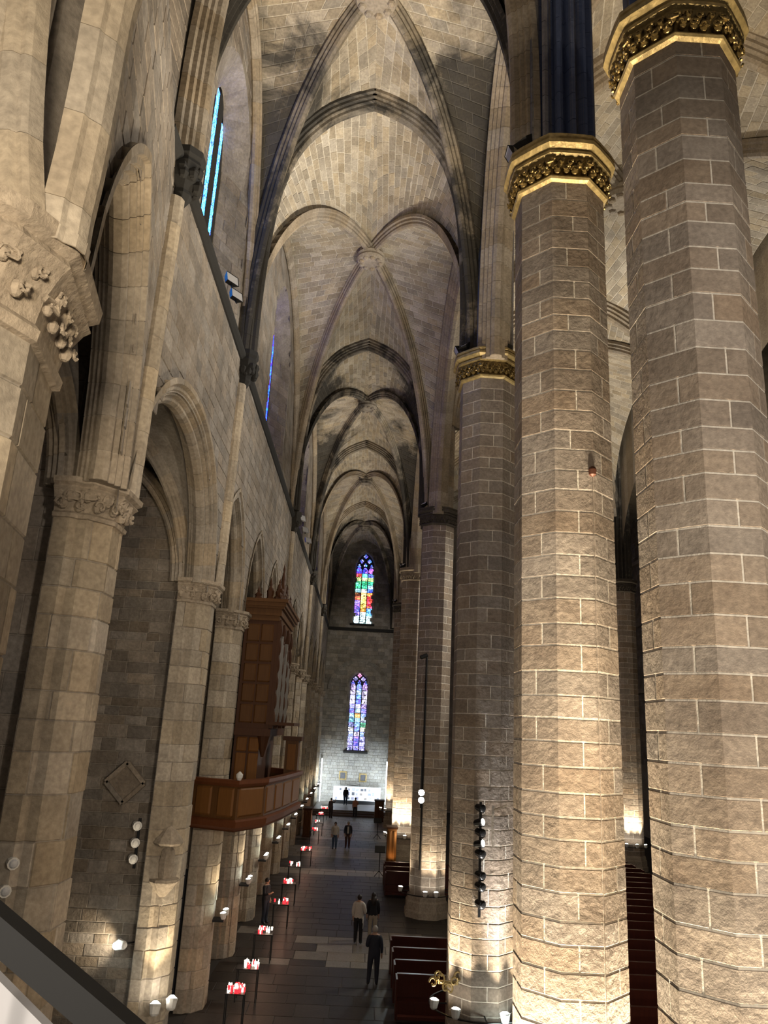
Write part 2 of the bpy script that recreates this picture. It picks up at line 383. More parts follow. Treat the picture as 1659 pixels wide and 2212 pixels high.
# ------------------------------------------------------------------ vault bays
def vault_bay(label_empty,xl,xr,y0,y1,zs,zk,zt,zll,zlr,mode,mats,tab=TT,course=0.34,brick=0.58,limit=300,ribmat=None,ribs=True,key=True,keymat=None,ribscale=1.0,keyr=0.6,trans=(True,True),minpx=10):
    par=label_empty; xm=(xl+xr)/2; ym=(y0+y1)/2; K=V((xm,ym,zk)); mo,ms,mm=mats
    def D(sx,sy,t):
        th=t*PI/2; h=1-math.cos(th); cx_=xl if sx<0 else xr; cy_=y0 if sy<0 else y1
        return V((cx_+(xm-cx_)*h, cy_+(ym-cy_)*h, zs+(zk-zs)*math.sin(th)))
    def BT(sx,sy,t):
        fz=math.sin(t*PI/2); cx_=xl if sx<0 else xr
        return V((xm+(cx_-xm)*tprof(fz,tab), y0 if sy<0 else y1, zs+(zt-zs)*fz))
    def BL(sx,sy,t):
        th=t*PI/2; h=1-math.cos(th); zl=zll if sx<0 else zlr; cy_=y0 if sy<0 else y1
        return V((xl if sx<0 else xr, cy_+(ym-cy_)*h, zs+(zl-zs)*math.sin(th)))
    ctr=V((xm,ym,zs+2))
    webs={'f':[(-1,-1,'T'),(1,-1,'T')],'r':[(-1,1,'T'),(1,1,'T')],'l':[(-1,-1,'L'),(-1,1,'L')],'e':[(1,-1,'L'),(1,1,'L')]}
    for key_,halves in webs.items():
        shell=MB(); blocks=[]
        for sx,sy,kind in halves:
            B=(lambda t,sx=sx,sy=sy:BT(sx,sy,t)) if kind=='T' else (lambda t,sx=sx,sy=sy:BL(sx,sy,t))
            Df=lambda t,sx=sx,sy=sy:D(sx,sy,t)
            def surf(u,v,o,Df=Df,B=B):
                a,b=Df(v),B(v); p=a.lerp(b,u)
                if o==0: return p
                v2=min(1,v+0.02); v1=max(0,v-0.02)
                tv=Df(v2).lerp(B(v2),u)-Df(v1).lerp(B(v1),u); tu=b-a
                n=tu.cross(tv)
                if n.length<1e-8: return p
                n.normalize()
                if n.dot(ctr-p)<0: n=-n
                return p+n*o
            NV=22;NU=4
            pts=[surf(i/NU,j/NV,0) for j in range(NV+1) for i in range(NU+1)]
            fs=[(j*(NU+1)+i,j*(NU+1)+i+1,(j+1)*(NU+1)+i+1,(j+1)*(NU+1)+i) for j in range(NV) for i in range(NU)]
            shell.add(pts,fs)
            if mode:
                # course boundaries by arc length of the mid curve
                N=200; ts=[i/N for i in range(N+1)]; q=[surf(.5,t,0) for t in ts]; L=[0]
                for a,b in zip(q,q[1:]): L.append(L[-1]+(b-a).length)
                nc=max(3,int(L[-1]/course)); bt=[];j=0
                for c in range(nc+1):
                    s=L[-1]*c/nc
                    while j<N-1 and L[j+1]<s: j+=1
                    bt.append(min(1,ts[j]+(s-L[j])/max(1e-9,L[j+1]-L[j])/N))
                for c in range(nc):
                    t0,t1=bt[c],bt[c+1]; tm=(t0+t1)/2; Lw=(B(tm)-Df(tm)).length
                    if Lw<0.12: continue
                    nb=max(1,int(round(Lw/brick))); off=0 if c%2 else 0.5
                    ed=[0]+[min(1,max(0,(i+off+random.uniform(-.18,.18))/nb)) for i in range(0 if off else 1,nb)]+[1]
                    ed=sorted(set(ed)); gu=0.011/Lw; gv=(t1-t0)*0.035
                    for a,b in zip(ed,ed[1:]):
                        if (b-a)*Lw<0.07: continue
                        cu=min((b-a)*.2,.012/Lw); cv=(t1-t0)*.05
                        p,f=block_geo(surf,[a+gu,a+gu+cu,b-gu-cu,b-gu],[t0+gv,t0+gv+cv,t1-gv-cv,t1-gv],0.016*random.uniform(.6,1.5))
                        blocks.append((p,f,course))
        w=shell.build('vault_web',mm,par,True)
        if blocks: emit_blocks(w,blocks,mo,ms,limit if mode=='obj' else 0,minpx)
    if ribs:
        n=28
        for sx in (-1,1):
            for sy in (-1,1):
                mb=MB(); cv=[D(sx,sy,i/n) for i in range(n+1)]
                d=(K-cv[0]); d.z=0; side=V((d.y,-d.x,0))
                sweep(mb,cv,PROF_RIB,side,ctr,ribscale,0.6)
                mb.build('diagonal_rib',ribmat,par)
    if key:
        mb=MB(); r=keyr
        mb.lathe((K.x,K.y,K.z-0.62*r/.6),[(r*.55,-.12*r),(r*.9,-.06*r),(r,.12*r),(r*.92,.3*r),(r,.45*r),(r*.86,.7*r),(r*.86,1.0*r)],20)
        for i in range(9): a=2*PI*i/9; mb.ball((K.x+r*.68*math.cos(a),K.y+r*.68*math.sin(a),K.z-.70*r/.6),r*.2,1,1,.6,6,4)
        mb.build('keystone',keymat or ribmat,par,False)
    return D,BT,BL
def transverse(par,xl,xr,y,zs,zt,mat,name='transverse_arch',prof=PROF_ARCH,scale=1.0,tab=TT,n=24):
    xm=(xl+xr)/2; mb=MB(); cv=[]
    for s in (-1,1):
        seq=[V((xm+s*(xr-xl)/2*tprof(math.sin(i/n*PI/2),tab),y,zs+(zt-zs)*math.sin(i/n*PI/2))) for i in range(n+1)]
        if s<0: cv=seq
        else: cv2=seq
    for c in (cv,cv2): sweep(mb,c,prof,(0,1,0),(xm,y,zs+1),scale,0.6)
    return mb.build(name,mat,par)
xl,xr=XU+0.05,2.88
names=['front_bay','second_bay','third_bay','fourth_bay','end_bay']
vmats={0:(M['vsoot'],M['vsooti'],M['vmsoot']),1:(M['vault'],M['vaulti'],M['vmortar']),2:(M['vsoot'],M['vsooti'],M['vmsoot']),3:(M['vault'],M['vaulti'],M['vmortar']),4:(M['vsoot'],M['vsooti'],M['vmsoot'])}
CE=[]
for i in range(5):
    ce=empty('ceiling',((xl+xr)/2,(YB[i]+YB[i+1])/2,ZS),kind='structure'); CE.append(ce)
    sooty=i in (0,2,4)
    vault_bay(ce,xl,xr,YB[i],YB[i+1],ZS,ZK,28.35,27.5,27.5,'obj' if i<2 else 'stuff',vmats[i],limit=300,ribmat=M['ribsoot'] if sooty else M['rib'],keymat=M['rib'] if i in(0,1) else M['ribsoot'],keyr=0.62)
    tr=transverse(ce,xl,xr,YB[i],ZS,28.35,M['ribsoot'] if i in (1,2,3) else M['rib'])
# wall ribs on the left and arcade arches on the right
for i in range(5):
    y0,y1=YB[i],YB[i+1]; ym=(y0+y1)/2; n=24
    for nm,x,zt,pr,sc,ins in (('wall_rib',XU+0.1,27.35,PROF_RIB,0.8,0.0),('arcade_arch',3.32,27.3,PROF_ARCH,1.25,0.45)):
        mb=MB()
        for s in (-1,1):
            yc=(y0+ins) if s<0 else (y1-ins)
            cv=[V((x,yc+(ym-yc)*(1-math.cos(k/n*PI/2)),ZS+(zt-ZS)*math.sin(k/n*PI/2))) for k in range(n+1)]
            sweep(mb,cv,pr,(1,0,0),(x,ym,ZS+2),sc,0.6)
        mb.build(nm,M['rib'],CE[i])
    # spandrel wall above the arcade arch
    mb=MB(); N=40
    for k in range(N):
        a,b=y0+(y1-y0)*k/N,y0+(y1-y0)*(k+1)/N
        def za(y):
            h=abs(y-ym)/((y1-y0)/2); return ZS+(27.3-ZS)*math.sqrt(max(0,1-h*h))
        z0,z1=za(a),za(b)
        for x,fl in ((3.0,False),(3.64,True)):
            f=(0,1,2,3); mb.add([(x,a,z0),(x,b,z1),(x,b,32.5),(x,a,32.5)],[f])
    mb.build('spandrel_wall',M['vmortar'],CE[i])
# ------------------------------------------------------------------ columns
RC=0.865
def octo(r,ph=PI/8): return [(r*math.cos(ph+2*PI*k/8),r*math.sin(ph+2*PI*k/8)) for k in range(8)]
OCT=octo(RC-0.018)[::-1]  # clockwise travel puts the normal (right of travel) inside, so reversed below
OCT=octo(RC-0.018)        # counter-clockwise: right of travel = outward
POCT=Path(OCT,True); FACE=POCT.L/8
blk_cache={}
def col_block_mesh(par,q,h,var):
    k=(par,q,round(h,3),var)
    if k in blk_cache: return blk_cache[k]
    g=.011;c=.009
    a=FACE*(0.5+par+2*q)+(var*0.06-0.03)*FACE*3; b=FACE*(0.5+par+2*q+2)+(var*0.06-0.03)*FACE*3
    us=[a+g,a+g+c]+POCT.cuts(a+g+c,b-g-c)+[b-g-c,b-g]
    def sf(u,v,o): w=POCT.at(u,o); return (w.x,w.y,v)
    p,f=block_geo(sf,us,[g,g+c,h-g-c,h-g],0.005+0.002*var)
    me=bpy.data.meshes.new('column_block'); me.from_pydata(p,[],f); me.materials.append(M['col']); blk_cache[k]=(me,p,f); return blk_cache[k]
def scroll(mb,P,u,o,z,r,s=1,t=.0):
    pts=[]
    for k in range(9):
        a=k*.75; q=r*(1-.085*k); w=P.at(u+s*q*math.cos(a)*.8,o+.012*k*.5); pts.append(V((w.x,w.y,z+q*math.sin(a))))
    for a,b in zip(pts,pts[1:]): mb.bar(a,b,r*.42,n=5,taper=.93)
def foliage(mb,P,z0,h,o,n,rng,size=0.11):
    for i in range(n):
        u=P.L*(i+0.5)/n
        for k in range(2):
            w=P.at(u+rng.uniform(-.03,.03)+(k*.5*P.L/n),o+.02*k); z=z0+h*(0.3+0.4*k)+rng.uniform(-.02,.02)
            mb.ball((w.x,w.y,z),size*rng.uniform(.75,1.1),1,1,1.25,7,5)
            scroll(mb,P,u+k*.5*P.L/n,o+.05,z,size*1.25,1 if i%2 else -1)
            # a curled leaf tip
            w2=P.at(u+(k*.5*P.L/n)+size*.7,o+.06); mb.ball((w2.x,w2.y,z+size*.8),size*.5,1,1,1,5,4)
CAPZ=18.0
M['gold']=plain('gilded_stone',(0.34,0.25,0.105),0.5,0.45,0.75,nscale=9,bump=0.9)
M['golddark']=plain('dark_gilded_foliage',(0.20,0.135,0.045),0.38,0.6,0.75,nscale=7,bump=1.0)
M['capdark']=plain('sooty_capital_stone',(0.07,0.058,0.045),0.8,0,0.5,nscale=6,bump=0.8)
def ring(mb,c,prof,ph=PI/8,sub=3,wav=0.0):
    """octagonal moulding with small notches at the arrises"""
    vs=[];fs=[];n=8*sub
    for r,z in prof:
        for k in range(8):
            a0=ph+2*PI*k/8; a1=a0+2*PI/8
            for s in range(sub):
                t=s/sub; x=r*(math.cos(a0)*(1-t)+math.cos(a1)*t); y=r*(math.sin(a0)*(1-t)+math.sin(a1)*t)
                f=1-wav if s==0 else (1+wav*.6)
                vs.append((c[0]+x*f,c[1]+y*f,c[2]+z))
    m=len(prof)
    for j in range(m-1):
        for i in range(n): fs.append((j*n+i,j*n+(i+1)%n,(j+1)*n+(i+1)%n,(j+1)*n+i))
    fs.append(tuple(range(n-1,-1,-1))); fs.append(tuple((m-1)*n+i for i in range(n)))
    mb.add(vs,fs)
def column(i,x,y,label,mode='obj',gold=True,core='rib',z0=0.0,group=None,coretop=25.0,limit=300):
    e=empty('stone_column',(x,y,0),label=label,cat='column',group=group)
    mb=MB(); mb.prism([(x+a,y+b) for a,b in octo(RC-0.018)],0.9,CAPZ+.1); mb.build('shaft_mortar',M['mortar'],e)
    mb=MB(); ring(mb,(x,y,0),[(1.04,0),(1.04,.25),(.99,.32),(.99,.62),(.93,.70),(.92,.82),(.88,.92)]); mb.build('base',M['pieri'],e)
    rng=random.Random(i+3); z=0.9; k=0; stuff=MB(); hs=[0.34,0.37,0.40,0.31]; todo=[]
    while z<CAPZ-0.02:
        h=hs[rng.choice((0,0,1,1,2,3))]
        if CAPZ-z-h<0.25: h=CAPZ-z
        vr=rng.choice((0,1,1))
        for q in range(4): todo.append((z,h,k%2,q,vr))
        z+=h;k+=1
    for z,h,par,q,var in todo:
        me,p,f=col_block_mesh(par,q,h,var)
        if mode=='obj': link('column_block',me,e,None,(0,0,z))
        else: stuff.add([(x+a,y+b,z+c) for a,b,c in p],f)
    if stuff.v: o=stuff.build('column_blocks',M['coli'],e); o['kind']='stuff'
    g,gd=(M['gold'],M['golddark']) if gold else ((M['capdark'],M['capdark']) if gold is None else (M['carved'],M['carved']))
    mb=MB(); ring(mb,(x,y,CAPZ),[(.86,-.03),(.93,.0),(.95,.04),(.93,.08),(.87,.11)]); mb.build('astragal',g,e)
    mb=MB(); ring(mb,(x,y,CAPZ),[(.86,.08),(.88,.2),(.93,.34),(.97,.46),(.95,.5)])
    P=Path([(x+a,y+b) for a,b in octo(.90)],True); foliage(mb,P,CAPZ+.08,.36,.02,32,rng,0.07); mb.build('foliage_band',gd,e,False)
    mb=MB(); ring(mb,(x,y,CAPZ),[(.95,.46),(1.03,.50),(1.03,.56),(.99,.59),(1.06,.64),(1.11,.68),(1.11,.76),(1.07,.79),(1.10,.82),(1.10,.88),(.9,.9)],sub=4,wav=0.012); mb.build('abacus',g,e)
    # clustered shafts above the capital
    mb=MB(); n=16; poly=[]
    for a in range(n):
        t0=2*PI*a/n+PI/16
        for dt,r in ((-.17,.56),(-.12,.64),(-.05,.74),(0.03,.755),(.10,.70),(.15,.60)): poly.append((x+r*math.cos(t0+dt),y+r*math.sin(t0+dt)))
    zz=CAPZ+.88
    while zz<coretop: mb.prism(poly,zz+.006,min(coretop,zz+.62)-.006); zz+=.62
    poly2=[(x+(a-x)*.98,y+(b-y)*.98) for a,b in poly]; mb.prism(poly2,CAPZ+.86,coretop)
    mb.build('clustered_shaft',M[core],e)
    return e
ord_=['nearest','second','third','fourth','fifth','sixth']
CLAB=['huge octagonal stone column at the right edge, nearest the camera, gilded capital','octagonal stone column with gilded capital, second from the right edge','octagonal column with gilded capital behind the vertical bar of black spotlights','octagonal purple-grey column with dark capital, carrying a tall black cable','slim distant column with pale capital, ringed by warm lamps low down','most distant column of the row, partly hidden, with small dark capital']
colE=[]
for i,(x,y) in enumerate(COLS):
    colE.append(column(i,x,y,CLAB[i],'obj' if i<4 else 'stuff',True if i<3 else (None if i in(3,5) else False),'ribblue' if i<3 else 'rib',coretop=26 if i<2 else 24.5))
for j,(x,y) in enumerate([(18.0,37.9),(18.0,53.2),(18.0,68.9)]):
    column(20+j,x,y,['column across the nave hidden behind the right-hand columns','column across the nave seen in the gap between the two big right columns','farthest column across the nave'][j],'stuff',None,'ribsoot',coretop=30)
# ------------------------------------------------------------------ left wall with chapel arches
WP=Path([(-2.97,6.55),(XL,12.2),(XL,84.0)]); U12=WP.u[1]
PF=[12.2,20.3]+[20.3+5.25*k for k in range(1,13)]            # far corners of the chapel piers
OPEN=[]                                                        # (u0,u1,z_spring,z_apex) along WP
OPEN.append((0.1,U12-0.95,11.4,15.2))
for a,b in zip(PF,PF[1:]): OPEN.append((U12+a-12.2+.0,U12+(b-.9)-12.2,11.35,14.55))
def arch_z(op,u):
    u0,u1,zs,za=op; a=(u1-u0)/2; r=za-zs; x=abs(u-(u0+u1)/2)
    if x>=a: return None
    R=(a*a+r*r)/(2*a) if r>=a else None
    if R is None or R<a:
        return zs+r*(1-(x/a)**2.2)**(1/1.9)
    v=R*R-(x+R-a)**2; return zs+math.sqrt(max(0,v))
def wall_hole(u,z,grow=0.0):
    for op in OPEN:
        if op[0]-grow<u<op[1]+grow:
            uu=min(max(u,op[0]+1e-3),op[1]-1e-3); zz=arch_z(op,uu)
            if zz is not None and z<zz+grow: return True
    return False
wl=empty('wall_left',(XL,40,0),kind='structure')
mb=MB(); step=0.2; n=int(WP.L/step)
for k in range(n):
    a,b=k*WP.L/n,(k+1)*WP.L/n; pa,pb=WP.at(a,0),WP.at(b,0)
    def zl(u):
        for op in OPEN:
            if op[0]<=u<=op[1]: return arch_z(op,min(max(u,op[0]+1e-3),op[1]-1e-3)) or op[2]
        return 11.0
    for dx in (0,-0.6):
        mb.add([(pa.x+dx,pa.y,zl(a)),(pb.x+dx,pb.y,zl(b)),(pb.x+dx,pb.y,18.3),(pa.x+dx,pa.y,18.3)],[(0,1,2,3)])
wall_shell=mb.build('wall_mortar',M['wmortar'],wl)
def wl_skip(x,y,z):
    u=(y-6.55)/5.65*U12 if y<12.2 else U12+y-12.2
    return wall_hole(u,z,0.22)
emit_blocks(wl,path_blocks(WP,11.1,18.25,0.37,0.62,skip=wl_skip,d=0.014,hv=.12),M['wall'],M['walli'],300,9)
# arch mouldings
for k,op in enumerate(OPEN):
    mb=MB(); u0,u1,zs,za=op; um=(u0+u1)/2; N=18
    A,B=WP.at(u0,0),WP.at(u1,0); d2=(B-A).normalized(); side=V((d2.y,-d2.x,0)); sh=side*(-0.26)
    ctr=WP.at(um,0); ctr=V((ctr.x,ctr.y,zs))
    for s in (0,1):
        cv=[]
        for j in range(N+1):
            f=1-(1-j/N)**1.6
            u=(u0+1e-3)+(um-u0)*f if s==0 else (u1-1e-3)-(u1-um)*f
            p=WP.at(u,0); z=arch_z(op,u) or zs
            q=V((p.x,p.y,z))
            cv.append(q+sh)
        # grow the curve outward so that the moulding frames the opening
        cv2=[c+(c-V((ctr.x+sh.x,ctr.y+sh.y,zs-2))).normalized()*0.30 for c in cv]
        cv2=[V((cv2[0].x,cv2[0].y,zs-.05))]+cv2
        sweep(mb,cv2,PROF_ARCH,side,ctr+sh,1.0 if k<2 else .85,0.55)
    mb.build('chapel_arch_moulding',M['rib'],wl)
# string course, wall shafts, corbels
mb=MB(); 
prof=[(0,-.10),(.06,-.08),(.13,.0),(.16,.05),(.16,.11),(-.3,.14)]
sp=Path([(XL,11.5),(XL,84)])
pts=[(XL,y) for y in [11.5+ (84-11.5)*k/60 for k in range(61)]]
vs=[(x+o,y,18.2+z) for x,y in pts for o,z in prof]; m=len(prof)
mb.add(vs,[(j*m+k,j*m+k+1,(j+1)*m+k+1,(j+1)*m+k) for j in range(60) for k in range(m-1)]); mb.build('string_course',M['string'],wl)
def corbel(x,y,z,mat,r=.34):
    mb=MB(); rng=random.Random(int(y*10))
    mb.lathe((x,y,z),[(.06,-.75),(.14,-.62),(.2,-.5),(.19,-.42),(.3,-.2),(r,.05),(r*1.05,.12),(r*.95,.2),(r*1.1,.28),(r*1.1,.42)],8,PI/8)
    for k in range(12):
        a=rng.uniform(-1.6,1.6); mb.ball((x+r*.85*math.cos(a),y+r*.85*math.sin(a),z+rng.uniform(-.35,.05)),rng.uniform(.07,.13),1,1,1.2,6,4)
    return mb.build('corbel',mat,wl)
for k,y in enumerate(YB[:-1]):
    ysh=[12.28,20.42][k] if k<2 else y+.1
    corbel(XL+.12,ysh+.25,18.05,M['string'] if k<2 else M['ribsoot'],.34)
    mb=MB(); z=11.42
    while z<17.3:
        mb.lathe((XL+.02,ysh+.2*(z-11.4)/6,z+.006),[(.20,0),(.20,.59)],10); z+=.6
    mb.build('wall_shaft',M['wall'] if False else M['pieri'],wl)
# upper wall with lancet windows
UP=Path([(XU,9.0),(XU,84.0)])
WIN=[(14.95,20.2,18.75,25.6),(27.35,33.4,18.75,26.4),(43.9,47.0,18.75,26.0),(59.4,62.5,18.75,26.0),(74.9,78.0,18.75,26.0)]
def in_win(y,z,g=0):
    for a,b,z0,z1 in WIN:
        if a-g<y<b+g and z0-g<z:
            t=abs(y-(a+b)/2)/((b-a)/2)
            if z<z1-2.0*t**2+g: return True
    return False
wu=empty('wall_left_upper',(XU,40,18.3),kind='structure')
mb=MB(); N=340
for k in range(N):
    a,b=9+75*k/N,9+75*(k+1)/N; hit=None
    for w in WIN:
        if w[0]<=(a+b)/2<=w[1]: hit=w
    def top(y,w): t=min(1,abs(y-(w[0]+w[1])/2)/((w[1]-w[0])/2)); return w[3]-2.0*t*t
    if hit:
        mb.add([(XU,a,18.2),(XU,b,18.2),(XU,b,hit[2]),(XU,a,hit[2])],[(0,1,2,3)])
        mb.add([(XU,a,top(a,hit)),(XU,b,top(b,hit)),(XU,b,28.4),(XU,a,28.4)],[(0,1,2,3)])
    else: mb.add([(XU,a,18.2),(XU,b,18.2),(XU,b,28.4),(XU,a,28.4)],[(0,1,2,3)])
mb.build('upper_wall_mortar',M['wmortar'],wu)
emit_blocks(wu,path_blocks(UP,18.45,28.3,0.37,0.62,skip=lambda x,y,z:in_win(y,z,.12),d=0.014,hv=.1),M['wall'],M['walli'],300,9)
GX=-4.95
glass_cache={}
def glassmat(c,s=1.0,scale=6):
    k=(tuple(round(x,3) for x in c),round(s,2),scale)
    if k in glass_cache: return glass_cache[k]
    m=bpy.data.materials.new('stained_glass'); m.use_nodes=True; nt=m.node_tree; b=nt.nodes['Principled BSDF']; L=nt.links
    g=nd(nt,'ShaderNodeNewGeometry'); v=nd(nt,'ShaderNodeTexVoronoi'); v.inputs['Scale'].default_value=scale; L.new(g.outputs['Position'],v.inputs['Vector'])
    hs=nd(nt,'ShaderNodeHueSaturation'); hs.inputs['Color'].default_value=(*c,1)
    sx=nd(nt,'ShaderNodeSeparateColor'); L.new(v.outputs['Color'],sx.inputs[0])
    a=nd(nt,'ShaderNodeMapRange'); a.inputs[3].default_value=.25; a.inputs[4].default_value=1.9; L.new(sx.outputs[0],a.inputs[0]); L.new(a.outputs[0],hs.inputs['Value'])
    q=nd(nt,'ShaderNodeMapRange'); q.inputs[3].default_value=.47; q.inputs[4].default_value=.53; L.new(sx.outputs[1],q.inputs[0]); L.new(q.outputs[0],hs.inputs['Hue'])
    ve=nd(nt,'ShaderNodeTexVoronoi',feature='DISTANCE_TO_EDGE'); ve.inputs['Scale'].default_value=scale; L.new(g.outputs['Position'],ve.inputs['Vector'])
    le=nd(nt,'ShaderNodeMapRange'); le.inputs[1].default_value=.03; le.inputs[2].default_value=.09; L.new(ve.outputs['Distance'],le.inputs[0])
    mm_=nd(nt,'ShaderNodeMix',data_type='RGBA',blend_type='MULTIPLY'); mm_.inputs[0].default_value=1; L.new(hs.outputs[0],mm_.inputs[6]); L.new(le.outputs[0],mm_.inputs[7])
    L.new(mm_.outputs[2],b.inputs['Emission Color']); b.inputs['Emission Strength'].default_value=s; b.inputs['Base Color'].default_value=(.02,.02,.03,1); b.inputs['Roughness'].default_value=.2
    glass_cache[k]=m; return m
for k,(a,b,z0,z1) in enumerate(WIN):
    w=empty('window_%d'%(k+1),(XU,(a+b)/2,z0),kind='structure')
    ia=a+ (b-a)*.36 if k<2 else a+.6; ib=b-(1.35 if k<2 else .6)          # glass opening
    mb=MB(); 
    # splayed reveal
    def top(y): t=min(1,abs(y-(a+b)/2)/((b-a)/2)); return z1-2.0*t*t
    N=12; ys=[a+(b-a)*j/N for j in range(N+1)]; gs=[ia+(ib-ia)*j/N for j in range(N+1)]
    vs=[];fs=[]
    for j in range(N+1): vs+= [(XU,ys[j],top(ys[j])),(GX,gs[j],top(ys[j])-.35)]
    for j in range(N): fs.append((2*j,2*j+2,2*j+3,2*j+1))
    n0=len(vs); vs+=[(XU,a,z0),(GX,ia,z0+.3),(XU,b,z0),(GX,ib,z0+.3)]
    fs+=[(n0,0,1,n0+1),(n0+2,n0+3,2*N+1,2*N),(n0,n0+1,n0+3,n0+2)]
    mb.add(vs,fs); mb.build('splayed_reveal',M['walli'],w)
    # jamb stones on the far reveal
    jr=Path([(GX,ib),(XU,b)]); bl=path_blocks(jr,z0+.35,top(b),.36,.8,jit=.3,d=.02)
    emit_blocks(w,bl,M['wall'],M['walli'],60 if k<2 else 0,9,'jamb_stone','jamb_stones')
    # glass lights and mullions
    LT=[(17.30,17.72),(18.22,18.58)] if k==0 else ([(29.6,30.2),(30.5,31.1),(31.45,31.98)] if k==1 else [(ia+.1,ia+.85),(ia+1.05,ib-.1)])
    mb=MB(); mb.box(GX-.12,GX-.10,ia-.1,ib+.1,z0,z1); mb.build('dark_backing',M['black'],w)
    ed=[ia]+[q for l in LT for q in l]+[ib]
    for j in range(0,len(ed),2):
        mb=MB(); mb.box(GX-.08,GX+.01,ed[j]-.02,ed[j+1]+.02,z0+.2,z1-.5); mb.build('mullion',M['string'],w)
    for j,(y0_,y1_) in enumerate(LT):
        zt=top((y0_+y1_)/2)-.6-(.25*j if k==0 else 0); nz=14
        for q in range(nz):
            za_=z0+.4+(zt-z0-.4)*q/nz; zb=z0+.4+(zt-z0-.4)*(q+1)/nz-.03
            mb=MB(); mb.box(GX-.03,GX+.0,y0_,y1_,za_,zb)
            mb.build('glass_pane',glassmat((.04,.26,1.0) if k==0 else (.015,.05,1.0),7.0 if k==0 else (2.6 if k==1 else 1.0),9),w)
# ------------------------------------------------------------------ chapel piers, partitions, chapel interiors
ORDW=['first','second','third','fourth','fifth','sixth','seventh','eighth','ninth','tenth','eleventh','twelfth','thirteenth','fourteenth','fifteenth']
def capital_on_path(name,P,z0,prof,mat,par,nf,rng,size,z1=None):
    mb=MB(); us=sorted(set([0,P.L]+P.cuts(0,P.L)+[P.L*k/24 for k in range(25)])); vs=[]
    m=len(prof)
    for u in us:
        for o,z in prof:
            w=P.at(u,o); vs.append((w.x,w.y,z0+z))
    mb.add(vs,[(j*m+k,(j+1)*m+k,(j+1)*m+k+1,j*m+k+1) for j in range(len(us)-1) for k in range(m-1)])
    h=prof[-1][1]
    foliage(mb,P,z0+.12*h,h*.5,.07*h+.03,nf,rng,size)
    return mb.build(name,mat,par)
CPROF=[(-.02,-.05),(.05,-.03),(.06,.03),(.02,.07),(.05,.22),(.13,.36),(.17,.40),(.15,.44),(.21,.48),(.22,.56),(-.3,.6)]
def pier(i,yf,label,cz=10.85,limit=120):
    e=empty('chapel_pier',(-4.6,yf-.45,0),label=label,cat='pier')
    P=Path([(-4.80,yf-.95),(-4.55,yf-.95),(-4.47,yf-.86),(-4.32,yf-.86),(-4.05,yf-.52),(-4.05,yf-.02),(-4.40,yf+.02),(-4.45,yf+.12),(-4.8,yf+.12)])
    path_shell(P,0,cz+.1).build('pier_mortar',M['wmortar'],e)
    emit_blocks(e,path_blocks(P,0,cz,.50,.75,d=.016,hv=.2,rng=random.Random(i)),M['pier'],M['pieri'],limit,10,'ashlar','ashlars')
    capital_on_path('capital',P,cz,CPROF,M['carved'],e,9,random.Random(i),.085)
    return e
def partition(i,yf,label,mo,ms,ch,bl):
    e=empty('chapel_partition',(-7.2,yf-.3,0),label=label,cat='wall'); e['kind']='structure'; 
    e.name='wall_chapel_%d'%(i+1)
    for k in ('label','category'):
        if k in e: del e[k]
    P=Path([(-9.2,yf-.62),(-4.80,yf-.62)])
    path_shell(P,0,15.6).build('partition_mortar',M['wmortar'],e)
    emit_blocks(e,path_blocks(P,0,15.5,ch,bl,d=.02,hv=.25,rng=random.Random(i+50),jit=.4),mo,ms,220 if i<3 else 0,10)
    MB().box(-9.2,-4.80,yf-.60,yf+.1,0,15.6).build('partition_core',M['wmortar'],e)
    return e
for i,yf in enumerate(PF):
    if i>0 or True: pier(i,yf,['pale ashlar chapel pier, carved capital high beside the nearest arch','chapel pier with three white lamps, a bracket and two lit spotlights','slim chapel pier just left of the wooden organ'][i] if i<3 else 'chapel pier on the left wall beyond the organ, %s counting away from the camera'%ORDW[i-3],limit=150 if i<2 else (60 if i<5 else 0))
    if i==0: partition(i,yf,'',M['wall'],M['walli'],.5,.8)
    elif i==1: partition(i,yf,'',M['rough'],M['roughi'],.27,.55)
    else: partition(i,yf,'',M['wall'],M['walli'],.38,.6)
# chapel back wall and chapel vaults
wc=empty('wall_chapel_back',(-9.2,44,0),kind='structure')
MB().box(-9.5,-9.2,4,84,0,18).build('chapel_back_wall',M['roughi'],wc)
cvE=empty('ceiling_chapels',(-7,44,11),kind='structure')
prev=5.6
for i,yf in enumerate(PF):
    y0,y1=prev+.1,yf-.64; prev=yf
    e=empty('chapel_vault',(-6.8,(y0+y1)/2,11.3)); e.parent=cvE; e.location=V((-6.8,(y0+y1)/2,11.3))-V(cvE.location)
    # parent chain has locations only
    vault_bay(e,-9.2,-4.75,y0,y1,11.35,15.3,15.0,15.0,14.9,None,(M['wall'],M['walli'],M['wmortar']),tab=PT,ribs=i<4,ribmat=M['rib'],key=i<3,keyr=.3,ribscale=.7)
    if i<5:
        mb=MB(); n=16
        for s in (-1,1):
            cv=[V((-6.95+s*2.2*tprof(math.sin(k/n*PI/2),PT),yf-.78,11.35+3.5*math.sin(k/n*PI/2))) for k in range(n+1)]
            sweep(mb,cv,PROF_RIB,(0,1,0),(-6.95,yf-.78,11.5),.85,.5)
        mb.build('chapel_wall_rib',M['rib'],cvE)
MB().box(-9.2,-4.9,4,84,15.7,15.9).build('chapel_roof_slab',M['wmortar'],cvE)
